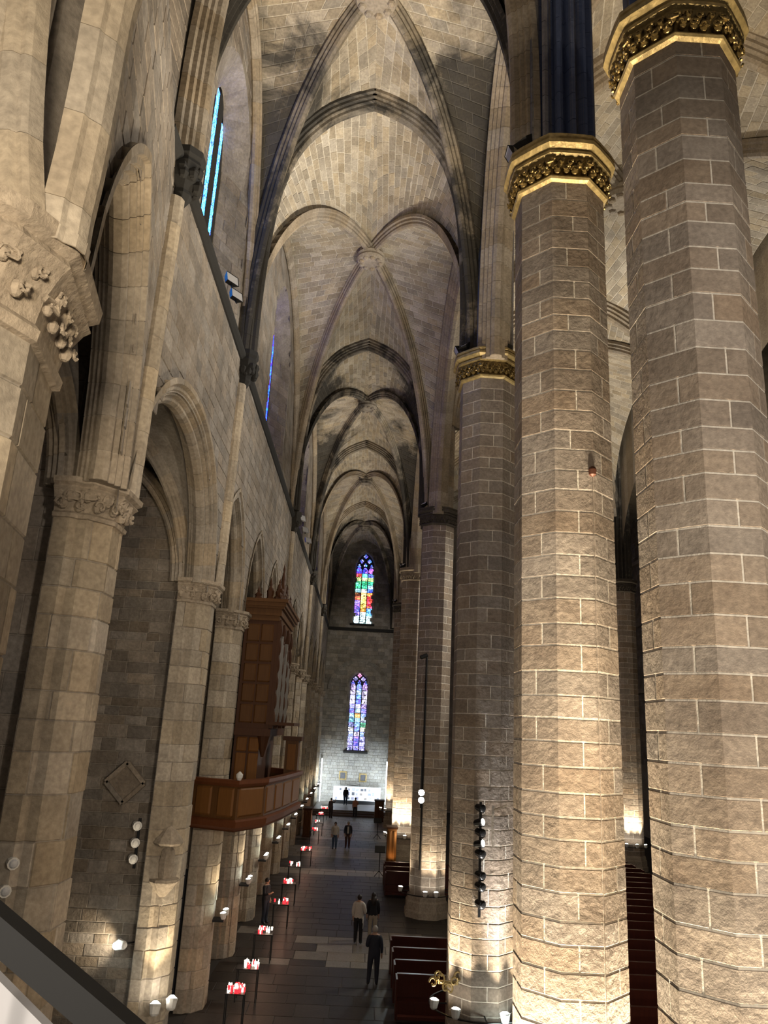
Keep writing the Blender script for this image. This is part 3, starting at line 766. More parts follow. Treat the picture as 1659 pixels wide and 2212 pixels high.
# nearest pier (cut by the left edge) with its springing ribs
e=empty('chapel_pier',(-3.6,5.4,0),label='brightly lit pier at the left edge with big carved capital and springing ribs',cat='pier')
P1=Path([(-5.2,4.55),(-3.75,4.55),(-3.35,4.75),(-2.95,5.2),(-2.80,5.55),(-2.97,6.45),(-3.4,6.6),(-5.2,6.65)])
path_shell(P1,0,11.0).build('pier_mortar',M['wmortar'],e)
emit_blocks(e,path_blocks(P1,0,10.85,.52,.8,d=.016,hv=.2,rng=random.Random(91)),M['pier'],M['pieri'],200,10,'ashlar','ashlars')
capital_on_path('capital',P1,10.85,[(o*1.35,z*1.55) for o,z in CPROF],M['carved'],e,22,random.Random(5),.06)
rc=[at_y(82,575,5.5),at_y(92,500,5.5),at_y(124,370,5.45),at_y(160,200,5.35),at_y(200,0,5.2)]
rc=[V((rc[0].x,rc[0].y,11.72))]+rc
d=rc[-1]-rc[-2]; rc+= [rc[-1]+d*1.0+V((.15,.0,-.1)),rc[-1]+d*2.0+V((.5,.0,-.5))]
rc=[V(p) for p in catmull([tuple(p) for p in rc],6)]
mb=MB(); sweep(mb,rc,PROF_BIG,(-.30,.95,0),(1.5,3.5,10.5),.95,.75,gap=.006); mb.build('springing_rib',M['pieri'],e)
rc=[V((-3.35,5.35,11.5)),at_y(52,560,5.35),at_y(58,300,5.35),at_y(80,0,5.35)]; dd=rc[-1]-rc[-2]; rc+=[rc[-1]+dd*1.0+V((.15,-.2,0))]
mb=MB(); sweep(mb,[V(p) for p in catmull([tuple(p) for p in rc],6)],PROF_BIG,(.80,-.6,0),(-3.0,-4,14),.8,.75,gap=.006); mb.build('springing_rib',M['pieri'],e)
mb=MB(); mb.prism([(-5.0,6.05),(-3.35,6.05),(-3.02,6.62),(-5.0,7.1)],11.6,21); mb.build('wall_return',M['walli'],e)
mb=MB(); mb.prism([(-4.6,4.8),(-3.5,4.8),(-3.25,5.1),(-3.25,5.7),(-3.4,6.0),(-4.6,6.2)],11.6,21); mb.build('wall_pilaster',M['pieri'],e)
# ------------------------------------------------------------------ end wall with two stained windows
YE=84.0
we=empty('wall_end',(0,YE,0),kind='structure')
EW=[(-.42,-1.50,.68,18.9,25.1,26.9),(-.36,-1.38,.68,5.55,12.4,13.65)]   # xc,x0,x1,z0,zspring,zapex
def ew_in(x,z,g=0):
    for xc,x0,x1,z0,zs_,za in EW:
        if x0-g<x<x1+g and z0-g<z<za+g:
            if z<zs_: return True
            a=(x1-x0)/2+g; t=abs(x-(x0+x1)/2)/a
            if t<1 and z<zs_+(za-zs_+g)*math.sqrt(1-t**1.6): return True
    return False
mb=MB()
xs=[-4.4+.1*k for k in range(96)]
for a,b in zip(xs,xs[1:]):
    m_=(a+b)/2; z=0.0
    segs=[]
    cuts=[0.0]
    for xc,x0,x1,z0,zs_,za in sorted(EW,key=lambda q:q[3]):
        if x0<m_<x1:
            t=abs(m_-(x0+x1)/2)/((x1-x0)/2); segs.append((cuts[0],z0)); cuts[0]=zs_+(za-zs_)*math.sqrt(max(0,1-t**1.6))
    segs.append((cuts[0],28.6))
    for z0,z1 in segs: mb.add([(a,YE,z0),(b,YE,z0),(b,YE,z1),(a,YE,z1)],[(0,1,2,3)])
mb.build('end_wall_mortar',M['wmortar'],we)
EP=Path([(-4.4,YE),(5.1,YE)])
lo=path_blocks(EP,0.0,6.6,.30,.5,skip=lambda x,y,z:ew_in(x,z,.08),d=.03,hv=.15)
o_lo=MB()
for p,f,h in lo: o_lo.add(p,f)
o=o_lo.build('lit_tone_stones',M['white'],we); o['kind']='stuff'  # same stone as higher up, lamplight painted in as a paler tone
bl=path_blocks(EP,6.6,28.3,.42,.7,skip=lambda x,y,z:ew_in(x,z,.08),d=.03,hv=.15)
o_lo=MB()
for p,f,h in bl: o_lo.add(p,f)
o=o_lo.build('end_wall_stones',M['end'],we); o['kind']='stuff'
MB().box(-4.2,4.6,YE-.35,YE,18.05,18.35).build('string_course',M['string'],we)
mb=MB(); n=20; zs_=11.8
cv=[V((-.4-3.3*math.cos(k/n*PI),YE,zs_+3.2*math.sin(k/n*PI))) for k in range(n+1)]
sweep(mb,cv,PROF_RIB,(0,1,0),(-.4,YE,zs_),1.0,.6); mb.build('blind_arch',M['end'],we)
def lance(a,b,z0,z1,za,n=8):
    xm=(a+b)/2; w=(b-a)/2
    return [(a,z0),(b,z0)]+[(xm+w*math.cos(k/n*PI),z1+(za-z1)*math.sin(k/n*PI)**.8) for k in range(n+1)]
def slab_xz(mb,poly,y0,y1):
    n=len(poly); vs=[(x,y0,z) for x,z in poly]+[(x,y1,z) for x,z in poly]
    mb.add(vs,[tuple(range(n)),tuple(range(2*n-1,n-1,-1))]+[(i,n+i,n+(i+1)%n,(i+1)%n) for i in range(n)])
COLA=[ # rows bottom -> top for three lights of the upper window
 [(.55,.8,.9),(.62,.85,.9),(.16,.10,.55),(.16,.10,.6),(.22,.12,.62),(.25,.15,.6),(.62,.16,.08),(.12,.04,.02),(.3,.7,.75),(.05,.5,.25),(.1,.55,.3),(.45,.6,.2),(.55,.05,.05),(.05,.05,.8)],
 [(.55,.85,.9),(.6,.85,.9),(.65,.85,.85),(.6,.25,.05),(.9,.6,.12),(.9,.6,.15),(.85,.55,.15),(.6,.4,.15),(.7,.8,.75),(.05,.5,.25),(.05,.5,.25),(.55,.65,.3),(.08,.5,.45),(.06,.08,.85)],
 [(.5,.8,.9),(.6,.85,.9),(.1,.3,.8),(.1,.3,.85),(.75,.06,.05),(.85,.05,.04),(.85,.08,.05),(.8,.15,.06),(.06,.12,.5),(.3,.6,.75),(.05,.5,.25),(.4,.6,.2),(.1,.2,.7),(.25,.08,.6)]]
rg=random.Random(11)
COLB=[[ (.30,.33,.75),(.26,.28,.7),(.34,.36,.72),(.24,.30,.75),(.5,.5,.55),(.14,.16,.4),(.12,.35,.5),(.25,.45,.75),(.12,.12,.6),(.2,.2,.6),(.5,.45,.6),(.4,.4,.65),(.45,.4,.6),(.25,.2,.4)],
      [(.28,.26,.8),(.10,.12,.75),(.12,.12,.8),(.40,.34,.5),(.14,.2,.8),(.2,.4,.75),(.25,.5,.8),(.7,.35,.1),(.3,.5,.7),(.42,.42,.65),(.1,.15,.8),(.12,.25,.8),(.35,.5,.7),(.15,.25,.8)],
      [(.30,.30,.72),(.32,.30,.7),(.28,.28,.72),(.22,.28,.7),(.5,.48,.4),(.06,.25,.15),(.35,.4,.6),(.2,.3,.7),(.14,.14,.62),(.3,.2,.55),(.5,.45,.6),(.45,.42,.6),(.45,.4,.62),(.3,.2,.45)]]
for wi,(xc,x0,x1,z0,zs_,za) in enumerate(EW):
    w=empty('window_%d'%(6+wi),((x0+x1)/2,YE,z0),kind='structure'); rows=[COLA,COLB][wi]
    mb=MB(); mb.box(x0-.3,x1+.3,YE+.42,YE+.45,z0-.2,za+.2); mb.build('dark_backing',M['black'],w)
    # stone surround
    mb=MB(); n=14; xm=(x0+x1)/2; hw=(x1-x0)/2
    cv=[V((x0,YE,z0))]+[V((xm-hw*math.cos(k/n*PI),YE,zs_+(za-zs_)*(1-abs(math.cos(k/n*PI))**1.6)**.5)) for k in range(n+1)]+[V((x1,YE,z0))]
    sweep(mb,cv,[(-.06,-.22),(-.06,-.1),(-.02,0),(.3,.10),(.34,.10)],(0,1,0),(xm,YE,(z0+zs_)/2),1.0,.5); mb.build('window_surround',M['end'],w)
    MB().box(x0-.25,x1+.25,YE-.22,YE+.3,z0-.25,z0-.02).build('window_sill',M['string'],w)
    lw=(x1-x0-.16)/3; nr=14; zt=zs_-.15
    for j in range(3):
        a=x0+.08+lw*j+.05; b=x0+.08+lw*(j+1)-.05
        for r in range(nr):
            za_=z0+.05+(zt-z0-.05)*r/nr; zb=z0+.05+(zt-z0-.05)*(r+1)/nr-.04
            mb=MB()
            if r==nr-1: slab_xz(mb,lance(a,b,za_,zb-.2,zb+.25),YE+.30,YE+.33)
            else: mb.box(a,b,YE+.30,YE+.33,za_,zb)
            mb.build('glass_pane',glassmat(rows[j][r],2.0 if wi==0 else 1.7,[3.6,5.0][wi]),w)
    for j in range(4):
        x=x0+.08+lw*j; MB().box(x-.05,x+.05,YE+.22,YE+.40,z0,zt+.1).build('mullion',M['string'],w)
    # tracery: rosettes of small glass petals
    hz=za-zt
    cs=[(xm,zt+hz*.78,.22),(xm-.42,zt+hz*.50,.22),(xm+.42,zt+hz*.50,.22),(xm,zt+hz*.27,.18),(xm-.68,zt+hz*.20,.2),(xm+.68,zt+hz*.20,.2)]
    for q,(cx_,cz_,r) in enumerate(cs):
        np_=4 if q<3 else 3
        for p_ in range(np_):
            a=PI/2+2*PI*p_/np_; mb=MB()
            poly=[(cx_+r*.62*math.cos(a)+r*.5*math.cos(t),cz_+r*.62*math.sin(a)+r*.5*math.sin(t)) for t in [2*PI*k/8 for k in range(8)]]
            slab_xz(mb,poly,YE+.30,YE+.33)
            col=[(.10,.12,.85),(.3,.35,.8),(.08,.25,.9)][(q+p_)%3] if wi==0 else ([(.6,.2,.35),(.35,.3,.75),(.35,.3,.75)][q] if q<3 else (.12,.15,.85))
            mb.build('tracery_pane',glassmat(col,1.5,4),w)
# paintings, panel board, altar, steps
def picture(x,z,w,h,label):
    e=empty('framed_painting',(x,YE-.08,z-h/2),label=label,cat='painting')
    mb=MB(); t=.13
    for b in ((x-w/2,x+w/2,z-h/2,z-h/2+t),(x-w/2,x+w/2,z+h/2-t,z+h/2),(x-w/2,x-w/2+t,z-h/2+t,z+h/2-t),(x+w/2-t,x+w/2,z-h/2+t,z+h/2-t)): mb.box(b[0],b[1],YE-.14,YE-.02,b[2],b[3])
    mb.build('frame',M['gold'],e)
    MB().box(x-w/2+t,x+w/2-t,YE-.08,YE-.04,z-h/2+t,z+h/2-t).build('canvas',plain('dark_painting',(.09,.09,.10),.5,0,.6,nscale=5),e)
picture(-1.52,3.05,.78,.85,'left one of two small gilt framed dark paintings under the window')
picture(.58,2.92,.78,.85,'right one of two small gilt framed dark paintings under the window')
o=MB().box(-.75,.05,YE-.4,YE-.05,2.2,2.32).build('wall_shelf',M['white']); tag(o,'small white shelf on the end wall between the two paintings','shelf')
# stepped platform
sm=plain('red_brown_step_stone',(.10,.062,.045),.5,0,.25)
stp=empty('floor_platform',(0,80,0),kind='structure')
for k in range(3): MB().box(-3.95,3.3,75.3+.45*k,YE,.15*k,.15*(k+1)).build('step',sm if k<2 else M['floorli'],stp)
bd=empty('display_board',(0,82.6,.45),label='long white display board covered with small pictures before the end wall',cat='board')
MB().box(-2.35,2.45,82.60,82.68,.75,2.1).build('board_panel',plain('white_board',(.72,.72,.76),.6,0,.06),bd)
MB().box(-2.35,2.5,82.3,82.9,.45,.78).build('dark_plinth',M['black'],bd)
rg=random.Random(4)
pm=[plain('print_%d'%k,c,.6,0,.5,nscale=9) for k,c in enumerate([(.25,.25,.30),(.12,.12,.14),(.35,.33,.45),(.3,.26,.24),(.45,.45,.5),(.2,.22,.3)])]
for r in range(3):
    for c in range(11):
        if rg.random()<.12: continue
        x=-2.15+.42*c+rg.uniform(-.04,.04); z=.86+.42*r; wd,hd=rg.uniform(.2,.33),rg.uniform(.2,.34)
        MB().box(x,x+wd,82.585,82.60,z,z+hd).build('print',rg.choice(pm),bd)
for sx,x in ((-1,-3.75),(1,3.0)):
    e=empty('tube_light',(x,83.2,1.0),label='tall white tube light at the %s side of the end wall'%('left' if sx<0 else 'right'),cat='lamp')
    MB().lathe((x,83.3,1.0),[(.05,0),(.05,3.6)],8).build('tube',emis('tube_glow_%d'%(sx+1),(.85,.95,1.0),5),e)
    MB().box(x-.07,x+.07,83.36,83.5,.45,4.7).build('tube_mount',M['lampwhite'],e)
    for z in (1.2,3.2): spot((x-sx*.35,80.6,z),(-.4+sx*1.6,84,2.6),360,COOL,125,.8,.3,e)
# ------------------------------------------------------------------ floor
fl=empty('floor',(0,40,0),kind='structure')
MB().box(-9.3,30,-8,84,-.3,-.012).build('floor_bed',plain('dark_joint',(.03,.026,.022),.8),fl)
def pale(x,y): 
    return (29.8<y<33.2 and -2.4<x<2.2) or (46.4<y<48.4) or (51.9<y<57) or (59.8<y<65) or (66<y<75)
blocks={True:[],False:[]}
y=14.0; r=0; rg=random.Random(3)
while y<84:
    dy=rg.choice((.75,.9,1.05)); x=-4.4+(0 if r%2 else -.5)
    while x<4.2:
        dx=rg.uniform(.8,1.4); a,b=max(x,-4.4),min(x+dx,4.2)
        if b-a>.1:
            key_=pale((a+b)/2,y+dy/2)
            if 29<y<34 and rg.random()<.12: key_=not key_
            z=rg.uniform(-.002,.002); g=.008
            blocks[key_].append(([(a+g,y+g,-.012),(b-g,y+g,-.012),(b-g,y+dy-g,-.012),(a+g,y+dy-g,-.012),(a+g+.01,y+g+.01,z),(b-g-.01,y+g+.01,z),(b-g-.01,y+dy-g-.01,z),(a+g+.01,y+dy-g-.01,z)],[(4,5,6,7),(0,1,5,4),(1,2,6,5),(2,3,7,6),(3,0,4,7)],dy*.35))
        x+=dx
    y+=dy;r+=1
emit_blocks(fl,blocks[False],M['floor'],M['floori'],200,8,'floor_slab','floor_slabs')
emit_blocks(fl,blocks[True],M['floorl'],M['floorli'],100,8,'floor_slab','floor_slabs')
# ------------------------------------------------------------------ nave beyond the right columns
nv=(M['vault'],M['vaulti'],M['vmortar'])
NY=[2.0]+YB[1:]
for i in range(5):
    ce=empty('ceiling_nave',(10.6,(NY[i]+NY[i+1])/2,24),kind='structure')
    vault_bay(ce,3.65,17.6,NY[i],NY[i+1],23.5,32.5,32.0,31.0,31.0,'stuff' if i<4 else None,nv,tab=PT,course=.42,brick=.75,ribmat=M['rib'],ribscale=1.5,keyr=.9)
    if i: transverse(ce,3.65,17.6,NY[i],23.5,32.2,M['rib'],scale=1.5,tab=PT)
wr=empty('wall_right',(25.5,44,0),kind='structure')
RPth=Path([(25.5,84),(25.5,4)])
path_shell(RPth,0,33).build('far_wall_mortar',M['wmortar'],wr)
bl=path_blocks(RPth,6,32,.5,.9,d=.02,hv=.1); mb=MB()
for p,f,h in bl: mb.add(p,f)
o=mb.build('far_wall_stones',M['walli'],wr); o['kind']='stuff'
for z in (12.2,18.2,24.0): MB().box(25.1,25.6,4,84,z,z+.35).build('string_course',M['rib'],wr)
ne=empty('wall_nave_end',(14,84,0),kind='structure')
MB().box(5.1,25.5,84,84.3,0,33).build('nave_end_wall',M['walli'],ne)
ca=empty('ceiling_far_aisle',(21.5,44,28),kind='structure')
MB().box(18.3,25.5,4,84,28.6,28.9).build('far_aisle_vault',M['vaulti'],ca)
mb=MB(); N=60
for i in range(5):
    y0,y1=NY[i],NY[i+1]
    for k in range(24):
        a,b=y0+(y1-y0)*k/24,y0+(y1-y0)*(k+1)/24
        za=lambda y:18.9+(26.5-18.9)*math.sqrt(max(0,1-(abs(y-(y0+y1)/2)/((y1-y0)/2))**2))
        mb.add([(18,a,za(a)),(18,b,za(b)),(18,b,33),(18,a,33)],[(0,1,2,3)])
mb.build('far_arcade_wall',M['vaulti'],wr)
# ------------------------------------------------------------------ organ and its gallery
zt_=at_y(515,1686,23.3).z; zb_=at_y(515,1797,23.3).z
gp=[at_y(420,1685,23.9),at_y(515,1688,23.3),at_y(575,1685,24.6),at_y(612,1680,26.6),at_y(648,1673,29.6)]
gpl=[(p.x,p.y) for p in gp]+[(-4.05,31.6)]
ga=empty('organ_gallery',(-3.6,27,zb_),label='curved wooden organ gallery with panelled front jutting from the left wall',cat='balcony')
GP=Path(gpl)
def strip(P,rows,mat,name,par):
    mb=MB(); us=[0]+P.cuts(0,P.L)+[P.L]; m=len(rows); vs=[]
    for u in us:
        for o,z in rows: w=P.at(u,o); vs.append((w.x,w.y,z))
    mb.add(vs,[(j*m+k,(j+1)*m+k,(j+1)*m+(k+1)%m,j*m+(k+1)%m) for j in range(len(us)-1) for k in range(m)])
    mb.add([vs[k] for k in range(m)],[tuple(range(m))]); mb.add(vs[-m:],[tuple(range(m-1,-1,-1))])
    return mb.build(name,mat,par)
hh=zt_-zb_
strip(GP,[(-.10,zb_+.22),(.0,zb_+.22),(.0,zt_-.15),(-.10,zt_-.15)],M['organ'],'gallery_front',ga)
strip(GP,[(-.16,zt_-.18),(.05,zt_-.18),(.10,zt_-.10),(.10,zt_),(-.16,zt_)],M['balcr'],'handrail',ga)
strip(GP,[(-.3,zb_),(.0,zb_),(.10,zb_+.10),(.12,zb_+.26),(.04,zb_+.30),(-.3,zb_+.30)],M['balcr'],'base_moulding',ga)
us=[0]+GP.cuts(0,GP.L)+[GP.L]
for si in range(len(us)-1):
    L_=us[si+1]-us[si]; npn=2 if si==0 else (1 if L_<1.8 else 2)
    for k in range(npn):
        a=us[si]+L_*k/npn+.10; b=us[si]+L_*(k+1)/npn-.10
        sf=lambda u,v,o:(lambda w:(w.x,w.y,v))(GP.at(u,o))
        p,f=block_geo(sf,[a,a+.05,b-.05,b],[zb_+.36,zb_+.41,zt_-.27,zt_-.22],.035); wmesh('front_panel',p,f,ga,M['balc'])
mb=MB(); mb.prism(gpl+[(-4.8,31.6)] if False else gpl[::1]+[(-4.5,31.0),(-4.75,24.3)],zb_-.02,zb_+.08); mb.build('gallery_floor',M['organd'],ga)
# tall end post of the gallery
pe=at_y(640,1600,29.2); MB().box(pe.x-.35,pe.x+.12,28.9,29.7,zb_+.2,pe.z).build('end_post',M['organ'],ga)
MB().box(pe.x-.45,pe.x+.22,28.8,29.8,pe.z,pe.z+.14).build('end_post_cornice',M['organd'],ga)
MB().box(pe.x-.26,pe.x+.03,28.85,28.9,zt_+.05,pe.z-.12).build('end_post_panel',M['balc'],ga)
og=empty('pipe_organ',(-3.5,28,zb_),label='tall carved wooden organ case with panelled side and spiky crest',cat='organ')
OX0,OX1,OY0,OY1=-4.08,-2.98,26.0,30.4; ZO=11.35
MB().box(OX0,OX1,OY0,OY1,7.7,ZO).build('upper_case',M['organd'],og)
MB().box(OX0,OX1-.28,OY0+.12,OY1-.1,zb_+.05,7.7).build('lower_case',M['organd'],og)
mb=MB()
for k,(e_,z0,z1) in enumerate([(.06,ZO-.05,ZO+.12),(.12,ZO+.12,ZO+.34),(.2,ZO+.34,ZO+.42),(.26,ZO+.42,ZO+.55),(.32,ZO+.55,ZO+.66)]): mb.box(OX0,OX1+e_,OY0-e_,OY1+e_,z0,z1)
mb.build('cornice',M['organ'],og)
MB().box(OX0,OX1+.08,OY0-.08,OY1+.05,7.55,7.78).build('waist_moulding',M['organd'],og)
for r in range(5):
    for c in range(2):
        x0=OX0+.10+c*.47; z0=7.95+r*.66
        p,f=block_geo(lambda u,v,o:(u,OY0-o,v),[x0,x0+.04,x0+.38,x0+.42],[z0,z0+.04,z0+.54,z0+.58],.03); wmesh('side_panel',p,f,og,M['organ'])
for c in range(2):
    x0=OX0+.08+c*.4
    for z0,z1 in ((5.9,7.0),(7.05,7.5)):
        p,f=block_geo(lambda u,v,o:(u,OY0+.12-o,v),[x0,x0+.04,x0+.30,x0+.34],[z0,z0+.04,z1-.04,z1],.03); wmesh('side_panel',p,f,og,M['balc'])
rg=random.Random(8)
for y in (OY0+.12,OY0+1.45,OY1-1.35,OY1-.15):
    mb=MB(); mb.box(OX1,OX1+.12,y-.10,y+.10,7.8,ZO)
    for k in range(6): mb.ball((OX1+.12,y,8.1+k*.58),.085,.7,1,3.0,8,6)
    mb.build('carved_pilaster',M['organd'],og)
for k in range(14):
    y=OY0+.32+k*.29
    if any(abs(y-q)<.14 for q in (OY0+1.45,OY1-1.35)): continue
    mb=MB(); mb.lathe((OX1+.07,y,7.9),[(.03,0),(.085,.35),(.085,2.5+.5*math.sin(k*.9))],10); mb.build('organ_pipe',M['pipe'],og)
mb=MB()
for k in range(9):
    y=OY0+.1+k*.5; x=OX1-.05; h=[.75,.55,1.5,.6,.5,1.0,.5,.6,.8][k]
    mb.lathe((x,y,ZO+.66),[(.16,0),(.18,.1),(.11,.18),(.13,h*.4),(.07,h*.5),(.08,h*.62),(.03,h*.8),(.045,h*.86),(.008,h)],6)
    for q in range(5): mb.ball((x+rg.uniform(-.1,.1),y+rg.uniform(-.22,.22),ZO+.75+rg.uniform(0,.35)),.08,1,1,1.3,5,4)
for k in range(2):
    x=OX0+.35+k*.4; h=.45+.35*k; mb.lathe((x,OY0+.1,ZO+.66),[(.16,0),(.1,.12),(.13,h*.4),(.04,h*.6),(.06,h*.7),(.008,h)],6)
mb.build('carved_crest',M['organd'],og)
mb=MB(); mb.lathe((OX1-.15,OY0+.2,6.9),[(.05,0),(.10,.15),(.2,.5),(.25,.68)],10); mb.build('bracket',M['organd'],og)
mb=MB(); a=at_y(585,1562,25.6); b=at_y(668,1572,28.0); mb.box(OX1-.1,-2.15,25.9,28.2,a.z-.06,a.z+.04); mb.build('canopy_shelf',M['organd'],og)
# ------------------------------------------------------------------ pews
def pew(x0,x1,y,label,group=None,first=[None]):
    e=empty('pew',((x0+x1)/2,y,0),label=label,cat='pew',group=group); w=x1-x0
    if first[0] is None or abs(first[0][0]-w)>.01:
        ms=[]
        for nm,bx in (('seat',(-w/2,w/2,0,.42,.42,.47)),('backrest',(-w/2,w/2,.44,.50,.45,1.02)),('back_rail',(-w/2,w/2,.41,.53,1.0,1.07)),('kneeler',(-w/2,w/2,-.35,-.15,.12,.2)),('end_panel',(-w/2-.05,-w/2,-.02,.55,0,1.04)),('end_panel',(w/2,w/2+.05,-.02,.55,0,1.04)),('book_ledge',(-w/2,w/2,.53,.72,.78,.81)),('front_board',(-w/2,w/2,.04,.07,.05,.42))):
            m_=MB().box(*bx); me=bpy.data.meshes.new(nm); me.from_pydata(m_.v,[],m_.f); me.materials.append(M['pew']); ms.append((nm,me))
        first[0]=(w,ms)
    for nm,me in first[0][1]: link(nm,me,e)
for k,yy in enumerate((24.9,26.3,27.7,29.1)): pew(1.5,5.2,yy,['dark red pew at lower right with lamp glints on its seat','dark red pew, second row behind the glinting one','dark red pew, third row behind the glinting one','dark red pew, farthest of the four beside the third column'][k])
for k,yy in enumerate((41.6,43.0,44.4)): pew(1.72,5.42,yy,['small distant pew with bright lamp glints beside the purple-grey column','distant pew, second row behind the small glinting one','distant pew, last row behind the small glinting one'][k])
for k in range(22): pew(6.3,16.3,21.5+1.45*k,'dark pew in the nave seen through the gap between the two biggest columns','nave pews')
# ------------------------------------------------------------------ lamps
def lamp_head(mb,c,d,r=.09,l=.2):
    d=V(d).normalized(); mb.lathe(c,[(r*.5,-l),(r*.8,-l*.8),(r,-.02),(r*1.08,0),(r*1.08,.03),(r*.9,.03)],10,axis=d)
def lens(c,d,r,mat,par,name='lens'):
    mb=MB(); d=V(d).normalized(); mb.lathe(V(c)+d*.032,[(r*.86,0),(r*.6,.02),(.01,.028)],10,axis=d); return mb.build(name,mat,par)
def column_ring(i,x,y,z,angs,label,power,col=WARM,r=1.22,lensmat='bulb',ring_=True,sp=70):
    e=empty('lamp_ring',(x,y,z),label=label,cat='lamp')
    mb=MB(); n=24
    pts=[V((x+r*math.cos(2*PI*k/n),y+r*math.sin(2*PI*k/n),z-.12)) for k in range(n)]
    for a,b in zip(pts,pts[1:]+pts[:1]): mb.bar(a,b,.05,n=6)
    for k in range(0,n,6):
        a=2*PI*k/n; mb.bar((x+.8*math.cos(a),y+.8*math.sin(a),z-.12),pts[k],.04,n=6)
    mb.build('ring_pipe',M['black'],e)
    for a in angs:
        t=math.radians(a); c=(x+r*math.cos(t),y+r*math.sin(t),z+.05); d=(-.10*math.cos(t),-.10*math.sin(t),1)
        mb=MB(); lamp_head(mb,c,d,.11,.18); mb.build('lamp_head',M['lampwhite'],e)
        lens(c,d,.11,M[lensmat],e)
        spot(V(c)+V(d).normalized()*.09,(x+.80*math.cos(t),y+.80*math.sin(t),z+9),power,col,sp,.9,.08,e)
RL=['ring of uplights round the foot of the nearest right column','ring of uplights round the foot of the second column from the right','ring of uplights at the foot of the column with the spotlight bar','pair of small uplights low on the purple-grey column','ring of warm uplights low on the slim distant column','ring of uplights on the most distant column of the row']
RA=[(180,225,270,315,0),(180,225,270,315,0),(200,235,290,335),(190,262,285,330),(180,210,240,270,300,330),(180,225,270,315)]
RP=[3000,3000,420,260,800,700]; RCOL=[WARM,WARM,WARM,WARM,WARM,WARM]
for i,(x,y) in enumerate(COLS): column_ring(i,x,y,[1.7,1.7,1.75,1.1,1.45,1.45][i],RA[i],RL[i],RP[i],RCOL[i])
column_ring(9,18.0,53.2,1.6,(180,210,240,270,300),'ring of bright uplights on the nave column seen in the gap',800)
# flood lights standing on the column capitals, turned up to the vaults and across to the left wall
def flood(c,d,label,power,col=NEUT,angle=120,w=.34,lit=None,housing='black',group=None,blend=.9,pole=None):
    c=V(c); d=V(d).normalized(); e=empty('floodlight',c-V((0,0,.25)),label=label,cat='lamp',group=group)
    mb=MB(); q=d.to_track_quat('Z','Y')
    def P(a,b,h): return c+q@V((a,b,h))
    vs=[P(-w/2,-w/2*.7,0),P(w/2,-w/2*.7,0),P(w/2,w/2*.7,0),P(-w/2,w/2*.7,0),P(-w/3,-w/4,-.16),P(w/3,-w/4,-.16),P(w/3,w/4,-.16),P(-w/3,w/4,-.16)]
    mb.add(vs,[(4,5,6,7),(0,1,5,4),(1,2,6,5),(2,3,7,6),(3,0,4,7)]); mb.build('housing',M[housing],e)
    mb=MB(); mb.add([P(-w/2*.92,-w/2*.62,-.01),P(w/2*.92,-w/2*.62,-.01),P(w/2*.92,w/2*.62,-.01),P(-w/2*.92,w/2*.62,-.01)],[(0,1,2,3)]); mb.build('glass',M[lit] if lit else M['panel'],e)
    mb=MB(); mb.bar(c+V((0,0,-.25)),c+q@V((0,0,-.1)),.04); mb.build('bracket',M['black'],e)
    if pole is not None: mb=MB(); mb.bar(c+V((0,0,-.1 if pole<c.z else .1)),(c.x,c.y,pole),.05,n=6); mb.build('pole',M['black'],e)
    if power: spot(c+d*.05,c+d*5,power,col,angle,blend,.15,e)
    return e
FN=['nearest','second','third','fourth','fifth','farthest']
for i,(x,y) in enumerate(COLS[1:],1):
    if i in(2,): pass
    flood((x-.82,y+.5,19.15),(-.75,.55,1),'floodlight on top of the %s gilded or dark capital, aimed up at the far vault'%FN[i],2000 if i==2 else 800,NEUT,88)
    flood((x-.82,y-.5,19.15),(-.75,-.55,1),'floodlight on top of the %s capital, aimed up at the near vault'%FN[i],550,NEUT,88)
    flood((x-1.0,y-.05,19.15),(-1,0,-.55),'floodlight on the %s capital, turned across to the left wall'%FN[i],600,NEUT,130)
p=at_y(1095,748,20.3); flood(p,(-.2,.3,1),'small black floodlight raised on a stalk above the third gilded capital',0,w=.3,pole=18.86)
for k,pp in enumerate(((490,590),(505,625))):
    p=at_z(*pp,18.9); flood((XL+.25,p.y,18.75+.0),(.8,-.6,.25),['upper','lower'][k]+' grey floodlight on the black string course beside the blue window',0,housing='black',w=.4)
for k,pp in enumerate(((658,1130),(664,1150),(668,1165))):
    p=at_z(*pp,18.9); flood((XL+.3,40.5+2.6*k,18.85),(.7,-.6,.3),['first','second','third'][k]+' of three tiny pale floodlights on the string course far down the left wall',0,housing='panel',w=.5)
# pier uplights along the left wall
for i,yf in enumerate(PF[2:],2):
    e=empty('pier_lamp',(-3.85,yf-.3,2.3),label='small bright uplight on the chapel pier, %s pier along the left wall'%ORDW[i],cat='lamp')
    for q,dy in enumerate((-.25,.25)):
        c=(-3.72,yf-.3+dy,2.5); d=(-.14,0,1); mb=MB(); lamp_head(mb,c,d,.09,.15); mb.build('lamp_head',M['lampwhite'],e); lens(c,d,.09,M['bulbg'],e); lens((c[0],c[1],c[2]-.0),(.6,-.7,.5),.07,M['bulbg'],e)
        spot((c[0],c[1],c[2]+.1),(-4.05,c[1],7),75,WARM,80,.9,.06,e)
    MB().box(-4.05,-3.70,yf-.5,yf-.1,2.26,2.32).build('bracket',M['black'],e)
